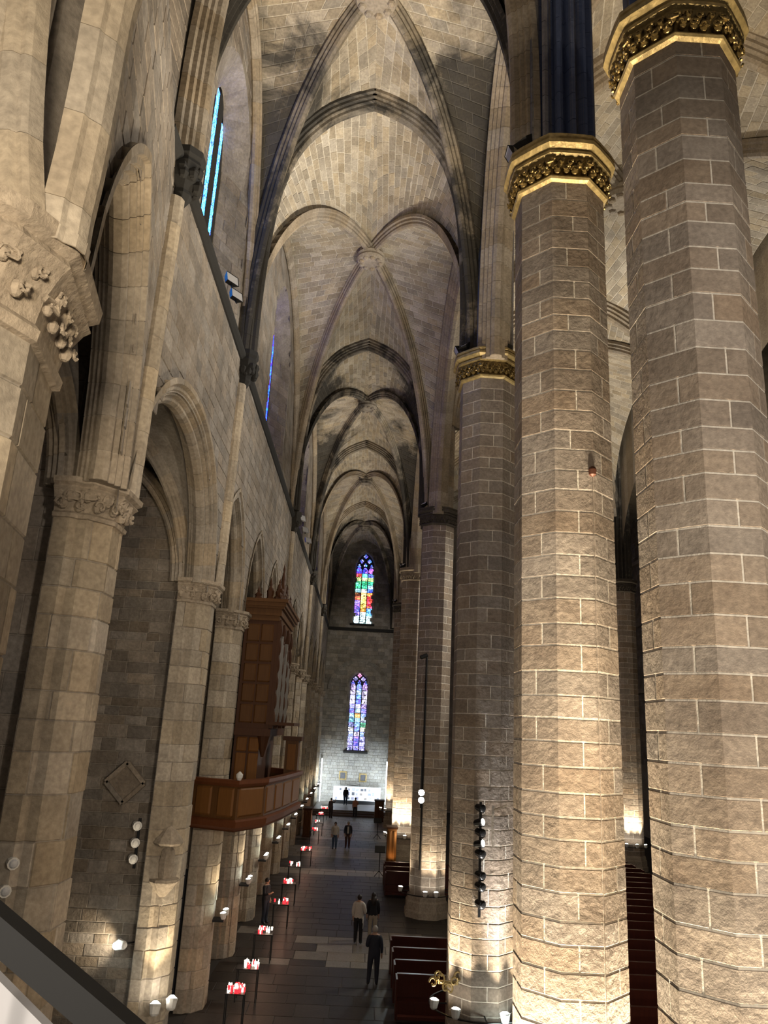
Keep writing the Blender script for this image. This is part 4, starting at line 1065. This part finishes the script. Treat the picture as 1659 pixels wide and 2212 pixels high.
# near piers' lamps
e=empty('lamp_cluster',(-5.1,19.6,4.7),label='three white lamp heads one above another on the rough chapel wall',cat='lamp')
for z in (5.5,5.13,4.78):
    mb=MB(); c=(-5.1,19.45,z); lamp_head(mb,c,(.5,-.8,-.1),.10,.2); mb.build('lamp_head',M['lampwhite'],e); lens(c,(.5,-.8,-.1),.09,M['lampwhite'],e)
MB().box(-5.13,-5.07,19.62,19.70,4.55,5.65).build('mount_bar',M['black'],e)
for k,(pp,yy) in enumerate((((335,2172),19.0),((371,2160),19.3))):
    c=at_y(*pp,yy); e=empty('spotlight',c,label=['left','right'][k]+' one of two lit spotlights low on the pier with the bracket',cat='lamp')
    mb=MB(); lamp_head(mb,c,(-.05,.35,1),.12,.2); mb.build('lamp_head',M['lampwhite'],e); lens(c,(-.05,.35,1),.13,M['bulb'],e); lens(c,(.1,-.9,.5),.11,M['bulb'],e)
    mb=MB(); mb.bar(c-V((0,0,.1)),(c.x-.15,19.5,c.z-.15),.03); mb.build('arm',M['black'],e)
    spot(c+V((0,.05,.12)),(c.x,19.45,c.z+2.2),[170,60][k],WARM,75,.9,.06,e)
c=at_y(258,2040,19.25); e=empty('spotlight',c,label='single lit lamp shining sideways onto the rough chapel wall',cat='lamp')
mb=MB(); lamp_head(mb,c,(-.9,.45,0),.11,.18); mb.build('lamp_head',M['lampwhite'],e); lens(c+V((-.03,-.12,0)),(-.2,-1,0.1),.09,M['bulbg'],e)
mb=MB(); mb.bar(c,(c.x+.4,19.62,c.z),.03); mb.build('arm',M['black'],e)
spot(c+V((-.1,.05,0)),(c.x-.9,19.68,c.z-.1),45,WARM,110,.9,.05,e)
for k,pp in enumerate(((28,1865),(10,1925))):
    c=at_y(*pp,11.2); e=empty('lamp',c,label=['upper','lower'][k]+' blurred white lamp head on a black bar at the left edge',cat='lamp')
    mb=MB(); lamp_head(mb,c,(.6,-.75,-.1),.075,.2); mb.build('lamp_head',M['lampwhite'],e); lens(c,(.6,-.75,-.1),.07,M['panel'],e)
    mb=MB(); mb.bar(c,(c.x-.12,11.58,c.z+.1),.05); mb.build('arm',M['black'],e)
# vertical spotlight bar in front of the third column
bx=at_y(1038,1745,20.22); e=empty('spotlight_bar',(bx.x,20.2,3.8),label='vertical black bar of eight spotlights on the third column',cat='lamp')
MB().box(bx.x-.03,bx.x+.03,20.17,20.23,3.75,6.35).build('bar',M['black'],e)
for k,py in enumerate((1747,1776,1800,1822,1846,1893,1917,1955)):
    c=at_y(1041,py,20.1); mb=MB(); d=(.55,-.85,-.15) if k not in (1,3) else (.75,-.6,.2)
    lamp_head(mb,c,d,.10,.22); mb.build('spotlight_head',M['black'],e); lens(c,d,.1,M['bulbdim'] if k in (1,3) else M['black'],e)
# white floods washing the third column's right half
c=V((3.55,19.75,1.55)); flood(c,(.02,.14,1),'white uplight at the foot of the third column, washing its right half',1500,(0.95,.97,1.0),32,w=.25,lit='bulbg',pole=0.0)
flood((3.95,19.9,1.5),(-.02,.12,1),'second white uplight close beside the first at the third column',900,(0.95,.97,1.0),32,w=.25,lit='bulbg',pole=0.0)
o=MB().box(4.0,4.06,20.12,20.18,1.0,2.9).build('tube_conduit',M['panel']); tag(o,'grey vertical tube standing against the white-lit foot of the third column','tube')
mb=MB(); a=at_y(1065,1740,20.15); b=at_y(1063,1830,20.15); mb.bar((a.x,20.15,a.z),(a.x,20.15,b.z),.05); mb.bar((a.x,20.15,a.z-.12),(a.x+.35,20.15,a.z+.02),.04); o=mb.build('hooked_rod',M['rib']); tag(o,'short stone-coloured hooked rod on the third column','rod')
# fourth column: twin cool lamp and tall cable
c=at_y(910,1720,36.9); e=empty('twin_lamp',(c.x,37.0,c.z-.5),label='pair of brilliant cool white lamps on the purple-grey column',cat='lamp')
MB().box(c.x-.04,c.x+.04,37.0,37.1,c.z-.5,c.z+1.6).build('mount_bar',M['black'],e)
for dz in (.16,-.16):
    mb=MB(); lamp_head(mb,(c.x,36.85,c.z+dz),(-.1,-1,0),.14,.2); mb.build('lamp_head',M['black'],e); lens((c.x,36.85,c.z+dz),(-.1,-1,0),.16,M['bulbg'],e)
spot((c.x-.05,36.6,c.z),(c.x-1,20,c.z-3),80,COOL,110,.9,.1,e)
a=at_y(922,1415,37.05); o=MB().bar((a.x,37.0,a.z),(a.x,37.0,2.0),.10,n=6).bar((a.x,37.0,a.z),(a.x-.3,36.9,a.z-.15),.2,n=8).build('cable_pipe',M['black']); tag(o,'tall black cable pipe with a small camera at its top on the purple-grey column','pipe')
c=at_y(1280,1022,11.95); e=empty('column_fitting',c,label='tiny rusty lamp fitting on the second column from the right',cat='lamp')
mb=MB(); mb.lathe(c,[(.02,-.06),(.06,-.03),(.07,.06),(.05,.1),(.015,.12)],8); mb.build('lamp_body',plain('rusty_metal',(.09,.03,.015),.6,.3),e)
mb=MB(); mb.bar(c,(c.x,c.y+.02,3.0),.012,n=6); mb.build('cable',M['coli'],e)
# ------------------------------------------------------------------ votive candle stands
def votive(x,y,n,label,red=True,s=1.0):
    e=empty('votive_stand',(x,y,0),label=label,cat='candle stand'); rg=random.Random(int(y*7))
    mb=MB(); mb.box(x-.33*s,x+.33*s,y-.22*s,y+.22*s,.86,.89); mb.build('tray',M['black'],e)
    for sx in (-1,1):
        for sy in (-1,1): MB().box(x+sx*.30*s-.015,x+sx*.30*s+.015,y+sy*.19*s-.015,y+sy*.19*s+.015,0,.87).build('leg',M['black'],e)
    for k in range(n):
        cx_=x+rg.uniform(-.28,.28)*s; cy_=y+rg.uniform(-.17,.17)*s; isr=rg.random()<(.62 if red else .2)
        mb=MB(); mb.lathe((cx_,cy_,.89+rg.choice((0,0,.08))),[(.028,0),(.036,.09),(.04,.11),(.024,.11)],7); c=mb.build('votive_candle',M['red'] if isr else M['wax'],e)
        mb=MB(); mb.lathe((cx_,cy_,1.02),[(.004,0),(.016,.02),(.004,.06)],5); mb.build('flame',M['flame'],c)
    point((x,y,1.25),5,(1,.5,.3),.12,e)
ys=[(510,2133),(537,2080),(570,2008),(608,1945),(625,1902),(637,1865),(662,1832),(680,1790),(688,1774),(692,1756),(700,1744)]
for k,pp in enumerate(ys):
    p=at_z(*pp,1.0); votive(p.x,p.y,[26,14,14,12,10,8,14,10,8,8,8][k],'votive candle stand with red glasses, %s from the camera on the left'%(['nearest']+ORDW[1:])[k],k!=5,1.0 if k else .8)
# big star-shaped votive rack for the nearest stand
# ------------------------------------------------------------------ small furniture
def wood_box(name,x0,x1,y0,y1,z1,label,cat,mat='organ'):
    e=empty(name,((x0+x1)/2,(y0+y1)/2,0),label=label,cat=cat)
    MB().box(x0,x1,y0,y1,0,z1).build('body',M[mat],e); MB().box(x0-.06,x1+.06,y0-.06,y1+.06,z1,z1+.1).build('cornice',M['organd'],e); MB().box(x0-.04,x1+.04,y0-.04,y1+.04,0,.12).build('plinth',M['organd'],e)
    n=2
    for k in range(n):
        a=x0+(x1-x0)*k/n+.06; b=x0+(x1-x0)*(k+1)/n-.06; p,f=block_geo(lambda u,v,o:(u,y0-o,v),[a,a+.03,b-.03,b],[.2,.24,z1-.14,z1-.1],.025); wmesh('door_panel',p,f,e,M[mat])
    return e
wood_box('confessional',-3.8,-3.25,60.6,62.0,1.9,'brown wooden confessional against the left wall among the candle stands','confessional')
wood_box('cabinet',1.7,2.5,72.3,73.3,1.7,'brown wooden cabinet right of the steps near the end wall','cabinet')
wood_box('kiosk',2.0,2.55,49.2,50.3,2.2,'orange-lit wooden booth at the foot of the slim distant column','booth','balc')
flood((2.3,48.9,.4),(0,.35,1),'lamp lighting the wooden booth from below',14,AMB,110,w=.2,pole=0.0)
point((2.85,49.0,1.9),25,WARM,.08)
def stand(x,y,h,label):
    e=empty('lectern_stand',(x,y,0),label=label,cat='lectern'); mb=MB()
    for a in (30,150,270): mb.bar((x,y,.35),(x+.3*math.cos(math.radians(a)),y+.3*math.sin(math.radians(a)),0.02),.03)
    mb.bar((x,y,.3),(x,y,h),.05,n=6); mb.build('tripod',M['black'],e)
    mb=MB(); mb.add([(x-.3,y-.2,h-.05),(x+.3,y-.2,h-.05),(x+.3,y+.2,h+.22),(x-.3,y+.2,h+.22),(x-.3,y-.2,h-.01),(x+.3,y-.2,h-.01),(x+.3,y+.2,h+.26),(x-.3,y+.2,h+.26)],[(3,2,1,0),(4,5,6,7),(0,1,5,4),(1,2,6,5),(2,3,7,6),(3,0,4,7)]); mb.build('desk',M['black'],e)
stand(1.5,46.3,1.35,'black lectern stand beside the distant pews'); stand(1.72,61.5,1.2,'small black music stand right of the two walkers')
# chapel door, niche bracket, lozenge stone on the near piers
dm=plain('blue_black_door',(.015,.017,.026),.6)
for n_,(pa,pb,yy,zt2) in enumerate((((372,2100),(416,2100),24.86,3.7),((474,1900),(502,1900),30.1,5.0))):
    a=at_y(*pa,yy); b=at_y(*pb,yy); e=empty('door_%d'%(n_+1),((a.x+b.x)/2,yy,0),kind='structure')
    MB().box(a.x,b.x,yy,yy+.08,0,zt2).build('door_leaf',dm,e)
    mb=MB(); mb.box(a.x-.1,a.x,yy-.03,yy+.09,0,zt2+.1); mb.box(b.x,b.x+.1,yy-.03,yy+.09,0,zt2+.1); mb.box(a.x,b.x,yy-.03,yy+.09,zt2,zt2+.1); mb.build('door_frame',M['walli'],e)
b=at_y(355,1870,19.3); e=empty('stone_bracket',(b.x,19.3,b.z-.5),label='brown carved stone niche bracket on the pier above the spotlights',cat='bracket')
mb=MB(); mb.lathe((b.x,19.45,b.z-.55),[(.08,-.12),(.24,.06),(.34,.2),(.34,.26)],8,PI/8); mb.build('corbel_base',M['carved'],e)
mb=MB(); mb.lathe((b.x,19.5,b.z-.30),[(.16,0),(.2,.35),(.15,.62),(.02,.75)],8); mb.build('weathered_figure_stump',M['carved'],e)
mb=MB(); mb.lathe((b.x,19.45,b.z+.42),[(.30,0),(.36,.06),(.30,.16),(.12,.36),(.02,.42)],8,PI/8); mb.build('canopy',M['carved'],e)
b=at_y(272,1690,19.6); e=empty('lozenge_stone',(b.x,19.6,b.z-.7),label='dark diamond-shaped relief stone on the rough chapel wall',cat='relief')
mb=MB(); r=.46; slab_xz(mb,[(b.x-r,b.z),(b.x,b.z-r),(b.x+r,b.z),(b.x,b.z+r)],19.56,19.68); mb.build('slab',M['rough'],e)
mb=MB()
for q in range(4):
    c=[(-r,0),(0,-r),(r,0),(0,r)]; a,b2=c[q],c[(q+1)%4]; mb.bar((b.x+a[0],19.55,b.z+a[1]),(b.x+b2[0],19.55,b.z+b2[1]),.10)
mb.build('frame_moulding',M['roughi'],e)
# ------------------------------------------------------------------ foreground rail and panel
a=at_y(-120,1905,1.55); b=at_y(330,2290,1.55); e=empty('handrail',(a.x,a.y,a.z-.3),label='dark grey sloping handrail in the lower left corner',cat='rail')
mb=MB(); mb.bar(a,b,.05,.052); mb.build('top_bar',M['rail'],e)
mb=MB(); mb.bar(a+(b-a)*.22,a+(b-a)*.22+V((-.06,.0,-1.0)),.012,n=6); mb.build('rod',M['rail'],e)
c0=at_y(-60,2060,1.75); c1=at_y(118,2240,1.75); c2=at_y(-60,2400,1.75)
mb=MB(); mb.add([c0,c1,c2,at_y(-200,2240,1.75)]+[q+V((0,.03,0)) for q in (c0,c1,c2,at_y(-200,2240,1.75))],[(0,1,2,3),(7,6,5,4),(0,4,5,1),(1,5,6,2),(2,6,7,3),(3,7,4,0)])
o=mb.build('info_panel',M['panel']); tag(o,'pale grey panel below the handrail in the bottom left corner','panel')
# ------------------------------------------------------------------ people
def person_skel(h,pose):
    """joint name -> position for a figure facing -y at the origin, height h"""
    k=h/1.75; J={}
    J['pelvis']=(0,0,.95); J['belly']=(0,0,1.10); J['chest']=(0,.01,1.30); J['neck0']=(0,.01,1.46); J['neck']=(0,0,1.53); J['head']=(0,-.015,1.62); J['crown']=(0,-.005,1.70)
    J['nose']=(0,-.115,1.615)
    for s,n in ((-1,'r'),(1,'l')):
        J['sh'+n]=(s*.18,.01,1.41); J['el'+n]=(s*.24,.03,1.13); J['wr'+n]=(s*.245,-.05,.90); J['pa'+n]=(s*.245,-.07,.84)
        J['hip'+n]=(s*.10,0,.90); J['kn'+n]=(s*.105,-.02,.50); J['an'+n]=(s*.11,.02,.09); J['to'+n]=(s*.13,-.14,.035); J['he'+n]=(s*.11,.06,.04); J['ear'+n]=(s*.085,0,1.61)
    for a,b in pose.items(): J[a]=b
    for n in 'rl':
        p=V(J['pa'+n]); w=V(J['wr'+n]); d=(p-w).normalized(); sd=V((0,1,0)).cross(d); sd=sd.normalized() if sd.length>.01 else V((1,0,0)); f=d.cross(sd)
        for q,(o,l) in enumerate(((-.03,.075),(-.01,.085),(.01,.08),(.03,.065))): J['f%d%s'%(q,n)]=tuple(p+f*o+d*l+sd*.012)
        J['th'+n]=tuple(w.lerp(p,.5)+f*-.05+d*.05)
    return {a:V(b)*k for a,b in J.items()},k
BONES=[('pelvis','belly'),('belly','chest'),('chest','neck0'),('neck0','neck'),('neck','head'),('head','crown'),('head','nose')]
for n in 'rl': BONES+=[('neck0','sh'+n),('sh'+n,'el'+n),('el'+n,'wr'+n),('wr'+n,'pa'+n),('wr'+n,'th'+n),('pelvis','hip'+n),('hip'+n,'kn'+n),('kn'+n,'an'+n),('an'+n,'to'+n),('an'+n,'he'+n),('head','ear'+n)]+[('pa'+n,'f%d%s'%(q,n)) for q in range(4)]
RAD={'pelvis':(.155,.115),'belly':(.145,.11),'chest':(.165,.12),'neck0':(.09,.085),'neck':(.055,.06),'head':(.085,.10),'crown':(.065,.075),'nose':(.014,.018)}
for n in 'rl': RAD.update({'sh'+n:(.075,.075),'el'+n:(.05,.05),'wr'+n:(.033,.033),'pa'+n:(.038,.024),'th'+n:(.010,.010),'hip'+n:(.10,.105),'kn'+n:(.066,.066),'an'+n:(.046,.05),'to'+n:(.034,.03),'he'+n:(.034,.034),'ear'+n:(.012,.02),**{'f%d%s'%(q,n):(.009,.009) for q in range(4)}})
def mk(c,name,r=.8): return plain(name,c,r,0,.15)
SK=mk((.45,.27,.19),'skin',.6); BLK=mk((.012,.012,.016),'black_cloth'); NAVY=mk((.02,.024,.04),'dark_navy_cloth'); WHT=mk((.55,.52,.48),'white_cloth'); JEAN=mk((.05,.09,.17),'blue_denim'); BRN=mk((.07,.03,.028),'maroon_cloth'); PCH=mk((.48,.25,.16),'peach_cloth'); CRM=mk((.42,.36,.28),'cream_cloth'); HRD=mk((.018,.012,.01),'dark_hair',.5); HRG=mk((.35,.33,.31),'grey_hair',.6); SHO=mk((.02,.018,.018),'shoe',.5)
PEOPLE=[ # x,y,z,rotz,height,top,bottom,hair,long,pose,label
 (.87,27.85,0,PI,1.74,NAVY,NAVY,HRG,0,{'ell':(.25,-.02,1.14),'wrl':(.15,-.2,1.12),'pal':(.10,-.25,1.13),'kn'+'l':(.13,-.03,.5),'anl':(.15,.02,.09),'tol':(.18,-.14,.035),'hel':(.15,.06,.04)},'man in dark jacket and trousers standing alone nearest in the aisle, back turned'),
 (.36,32.7,0,PI*.9,1.72,WHT,BLK,HRD,0,{'elr':(-.26,-.02,1.14),'wrr':(-.18,-.2,1.05),'par':(-.14,-.25,1.04)},'person in pale top and black trousers beside a long-haired companion'),
 (.92,33.3,0,PI*1.05,1.70,BLK,CRM,HRD,1,{},'person with long dark hair, black top and pale trousers, seen from behind'),
 (-3.5,35.0,0,PI*.35,1.74,BLK,NAVY,HRD,0,{'elr':(-.24,-.08,1.15),'wrr':(-.18,-.28,1.2),'par':(-.15,-.34,1.24)},'person in black standing by the candle stands on the left'),
 (-1.28,55.6,0,0,1.72,WHT,JEAN,HRD,0,{'knl':(.10,-.16,.52),'anl':(.10,-.06,.09),'tol':(.11,-.22,.05),'hel':(.10,-.02,.05)},'person in white shirt and blue jeans walking in the aisle'),
 (-.42,56.2,0,0,1.74,NAVY,BRN,HRG,0,{},'grey-haired person in open dark jacket and maroon trousers walking in the aisle'),
 (-2.2,73.2,0,PI*.8,1.72,BLK,BLK,HRD,0,{'elr':(-.27,-.15,1.38),'wrr':(-.25,-.28,1.58),'par':(-.25,-.30,1.65)},'person in black with a raised arm left of the steps'),
 (-1.05,80.6,.45,PI,1.72,BLK,JEAN,HRD,0,{},'person in black top and jeans before the white display board'),
 (-.04,75.0,0,PI,1.70,PCH,BLK,HRD,0,{'elr':(-.27,.0,1.15),'wrr':(-.16,-.16,1.12),'par':(-.12,-.2,1.12)},'person in peach top and black trousers at the steps')]
tmp=[]
for P_ in PEOPLE:
    J,k=person_skel(P_[4],P_[9]); names_=list(J); me=bpy.data.meshes.new('person_body')
    me.from_pydata([J[a] for a in names_],[(names_.index(a),names_.index(b)) for a,b in BONES],[])
    o=bpy.data.objects.new('person_body',me); COL.objects.link(o)
    o.modifiers.new('skin','SKIN'); sv=me.skin_vertices[0].data
    for i,a in enumerate(names_): r=RAD[a]; g_=1.27 if a[:2] in ('pe','be','ch','hi','kn','sh','el','an') else 1.0; sv[i].radius=(r[0]*k*g_,r[1]*k*g_); sv[i].use_root=(a=='pelvis')
    s_=o.modifiers.new('sub','SUBSURF'); s_.levels=2; s_.render_levels=2
    tmp.append((o,J,k))
dg=bpy.context.evaluated_depsgraph_get()
for (o,J,k),(x,y,z,rz,h,top,bot,hair,lng,pose,lab) in zip(tmp,PEOPLE):
    me=bpy.data.meshes.new_from_object(o.evaluated_get(dg)); me.name='person'
    e=empty('person',(x,y,z),label=lab,cat='person'); e.rotation_euler=(0,0,rz)
    me.materials.clear()
    for m_ in (SK,top,bot,SHO): me.materials.append(m_)
    for p in me.polygons:
        c=p.center/k; p.use_smooth=True
        hand=min((V(J['pa'+n])/k-c).length for n in 'rl')<.13 and min((V(J['wr'+n])/k-c).length for n in 'rl')>.02
        p.material_index=0 if (c.z>1.49 or hand) else (1 if c.z>.93 or abs(c.x)>.185 else (2 if c.z>.11 else 3))
    b=link('body',me,e)
    bpy.data.objects.remove(o)
    mb=MB(); hc=J['head']
    mb.ball((hc.x,hc.y+.022*k,hc.z+.035*k),.105*k,.93,1.02,1.05,12,8)
    if lng: mb.lathe((hc.x,hc.y+.07*k,hc.z-.42*k),[(.03*k,0),(.11*k,.1*k),(.13*k,.25*k),(.11*k,.42*k)],10)
    me2=bpy.data.meshes.new('hair'); me2.from_pydata(mb.v,[],mb.f); me2.materials.append(hair); me2.polygons.foreach_set('use_smooth',[True]*len(me2.polygons)); link('hair',me2,e)
    mb=MB()
    for s in (-1,1): mb.ball((hc.x+s*.032*k,hc.y-.088*k,hc.z+.012*k),.012*k,1,.6,.8,6,4)
    me2=bpy.data.meshes.new('eyes'); me2.from_pydata(mb.v,[],mb.f); me2.materials.append(HRD); link('eyes',me2,e)
    if lab.startswith('grey'):
        mb=MB(); mb.box(-.055*k,.055*k,-.155*k,-.115*k,.98*k,1.42*k); me2=bpy.data.meshes.new('shirt_front'); me2.from_pydata(mb.v,[],mb.f); me2.materials.append(WHT); link('shirt_front',me2,e)
# ------------------------------------------------------------------ general lighting of the church: projectors behind the camera and in the nave, some of them added
def projector(c,t,power,col,angle,label,r=.5):
    flood(c,V(t)-V(c),label,0,w=.5,pole=0.0 if c[2]<16 else None); d=(V(t)-V(c)).normalized(); spot(V(c)+d*.08,t,power,col,angle,.6,r)
PW=(1.0,0.88,0.74)
projector((6.5,-3.0,9.5),(3.6,13,9.5),2300,PW,70,'large projector behind the viewer lighting the near columns')
projector((4.5,-2.0,5.0),(4.2,11,4.5),900,WARM,75,'added low projector behind the viewer brightening the feet of the near columns')  # unseen lamp added to brighten the lower shafts
projector((-1.0,-3.5,9.0),(-3.9,12,9),1100,PW,70,'large projector behind the viewer lighting the left piers')
projector((-0.3,-1.6,9.4),(-3.0,5.6,12.3),1500,WARM,48,'added small projector on the gallery brightening the nearest pier capital')  # unseen lamp added to brighten the capital at the left edge
projector((16.85,37.4,19.2),(-4.1,29,9),5200,NEUT,60,'added projector on a nave capital brightening the left wall')  # unseen lamp added as fill for the left wall
projector((16.85,52.8,19.2),(-4.1,47,9),4200,NEUT,60,'added projector on the second nave capital brightening the left wall')  # second added fill lamp, farther down the left wall
projector((16.9,38.4,19.2),(10.5,46,31),3800,NEUT,110,'added projector on a nave capital brightening the vault beyond')  # unseen lamp added to brighten the farther nave vault
projector((17.0,37.0,19.3),(9.5,25,31),3800,NEUT,110,'added projector on a nave capital brightening the near nave vault')  # unseen lamp added to brighten the nearer nave vault
spot((2.3,69.6,19.3),(-.6,84,13),900,NEUT,70,.9,.2)  # added light without a fixture, lifts the dark upper end wall
# gilded ornament on the third column and a cup on the gallery rail
c=at_y(956,2122,20.6); e=empty('gilded_ornament',c-V((0,0,.3)),label='gilded scrolled ornament on the left side of the third column foot',cat='ornament')
mb=MB(); PO=Path([(c.x-.35,20.6),(c.x+.45,20.6)])
for k in range(7): scroll(mb,PO,.12+.10*k,.02,c.z+.14*math.sin(k*1.3),.13,1 if k%2 else -1)
mb.build('scrollwork',M['gold'],e); MB().box(c.x-.1,c.x+.6,20.58,20.64,c.z-.04,c.z+.04).build('arm',M['gold'],e)
c=at_y(517,1675,23.3); o=MB().lathe((c.x,c.y+.05,zt_),[(.05,0),(.09,.08),(.10,.16),(.06,.2),(.02,.24)],10).build('white_cup',M['lampwhite']); tag(o,'small white rounded cup on the organ gallery handrail','cup')
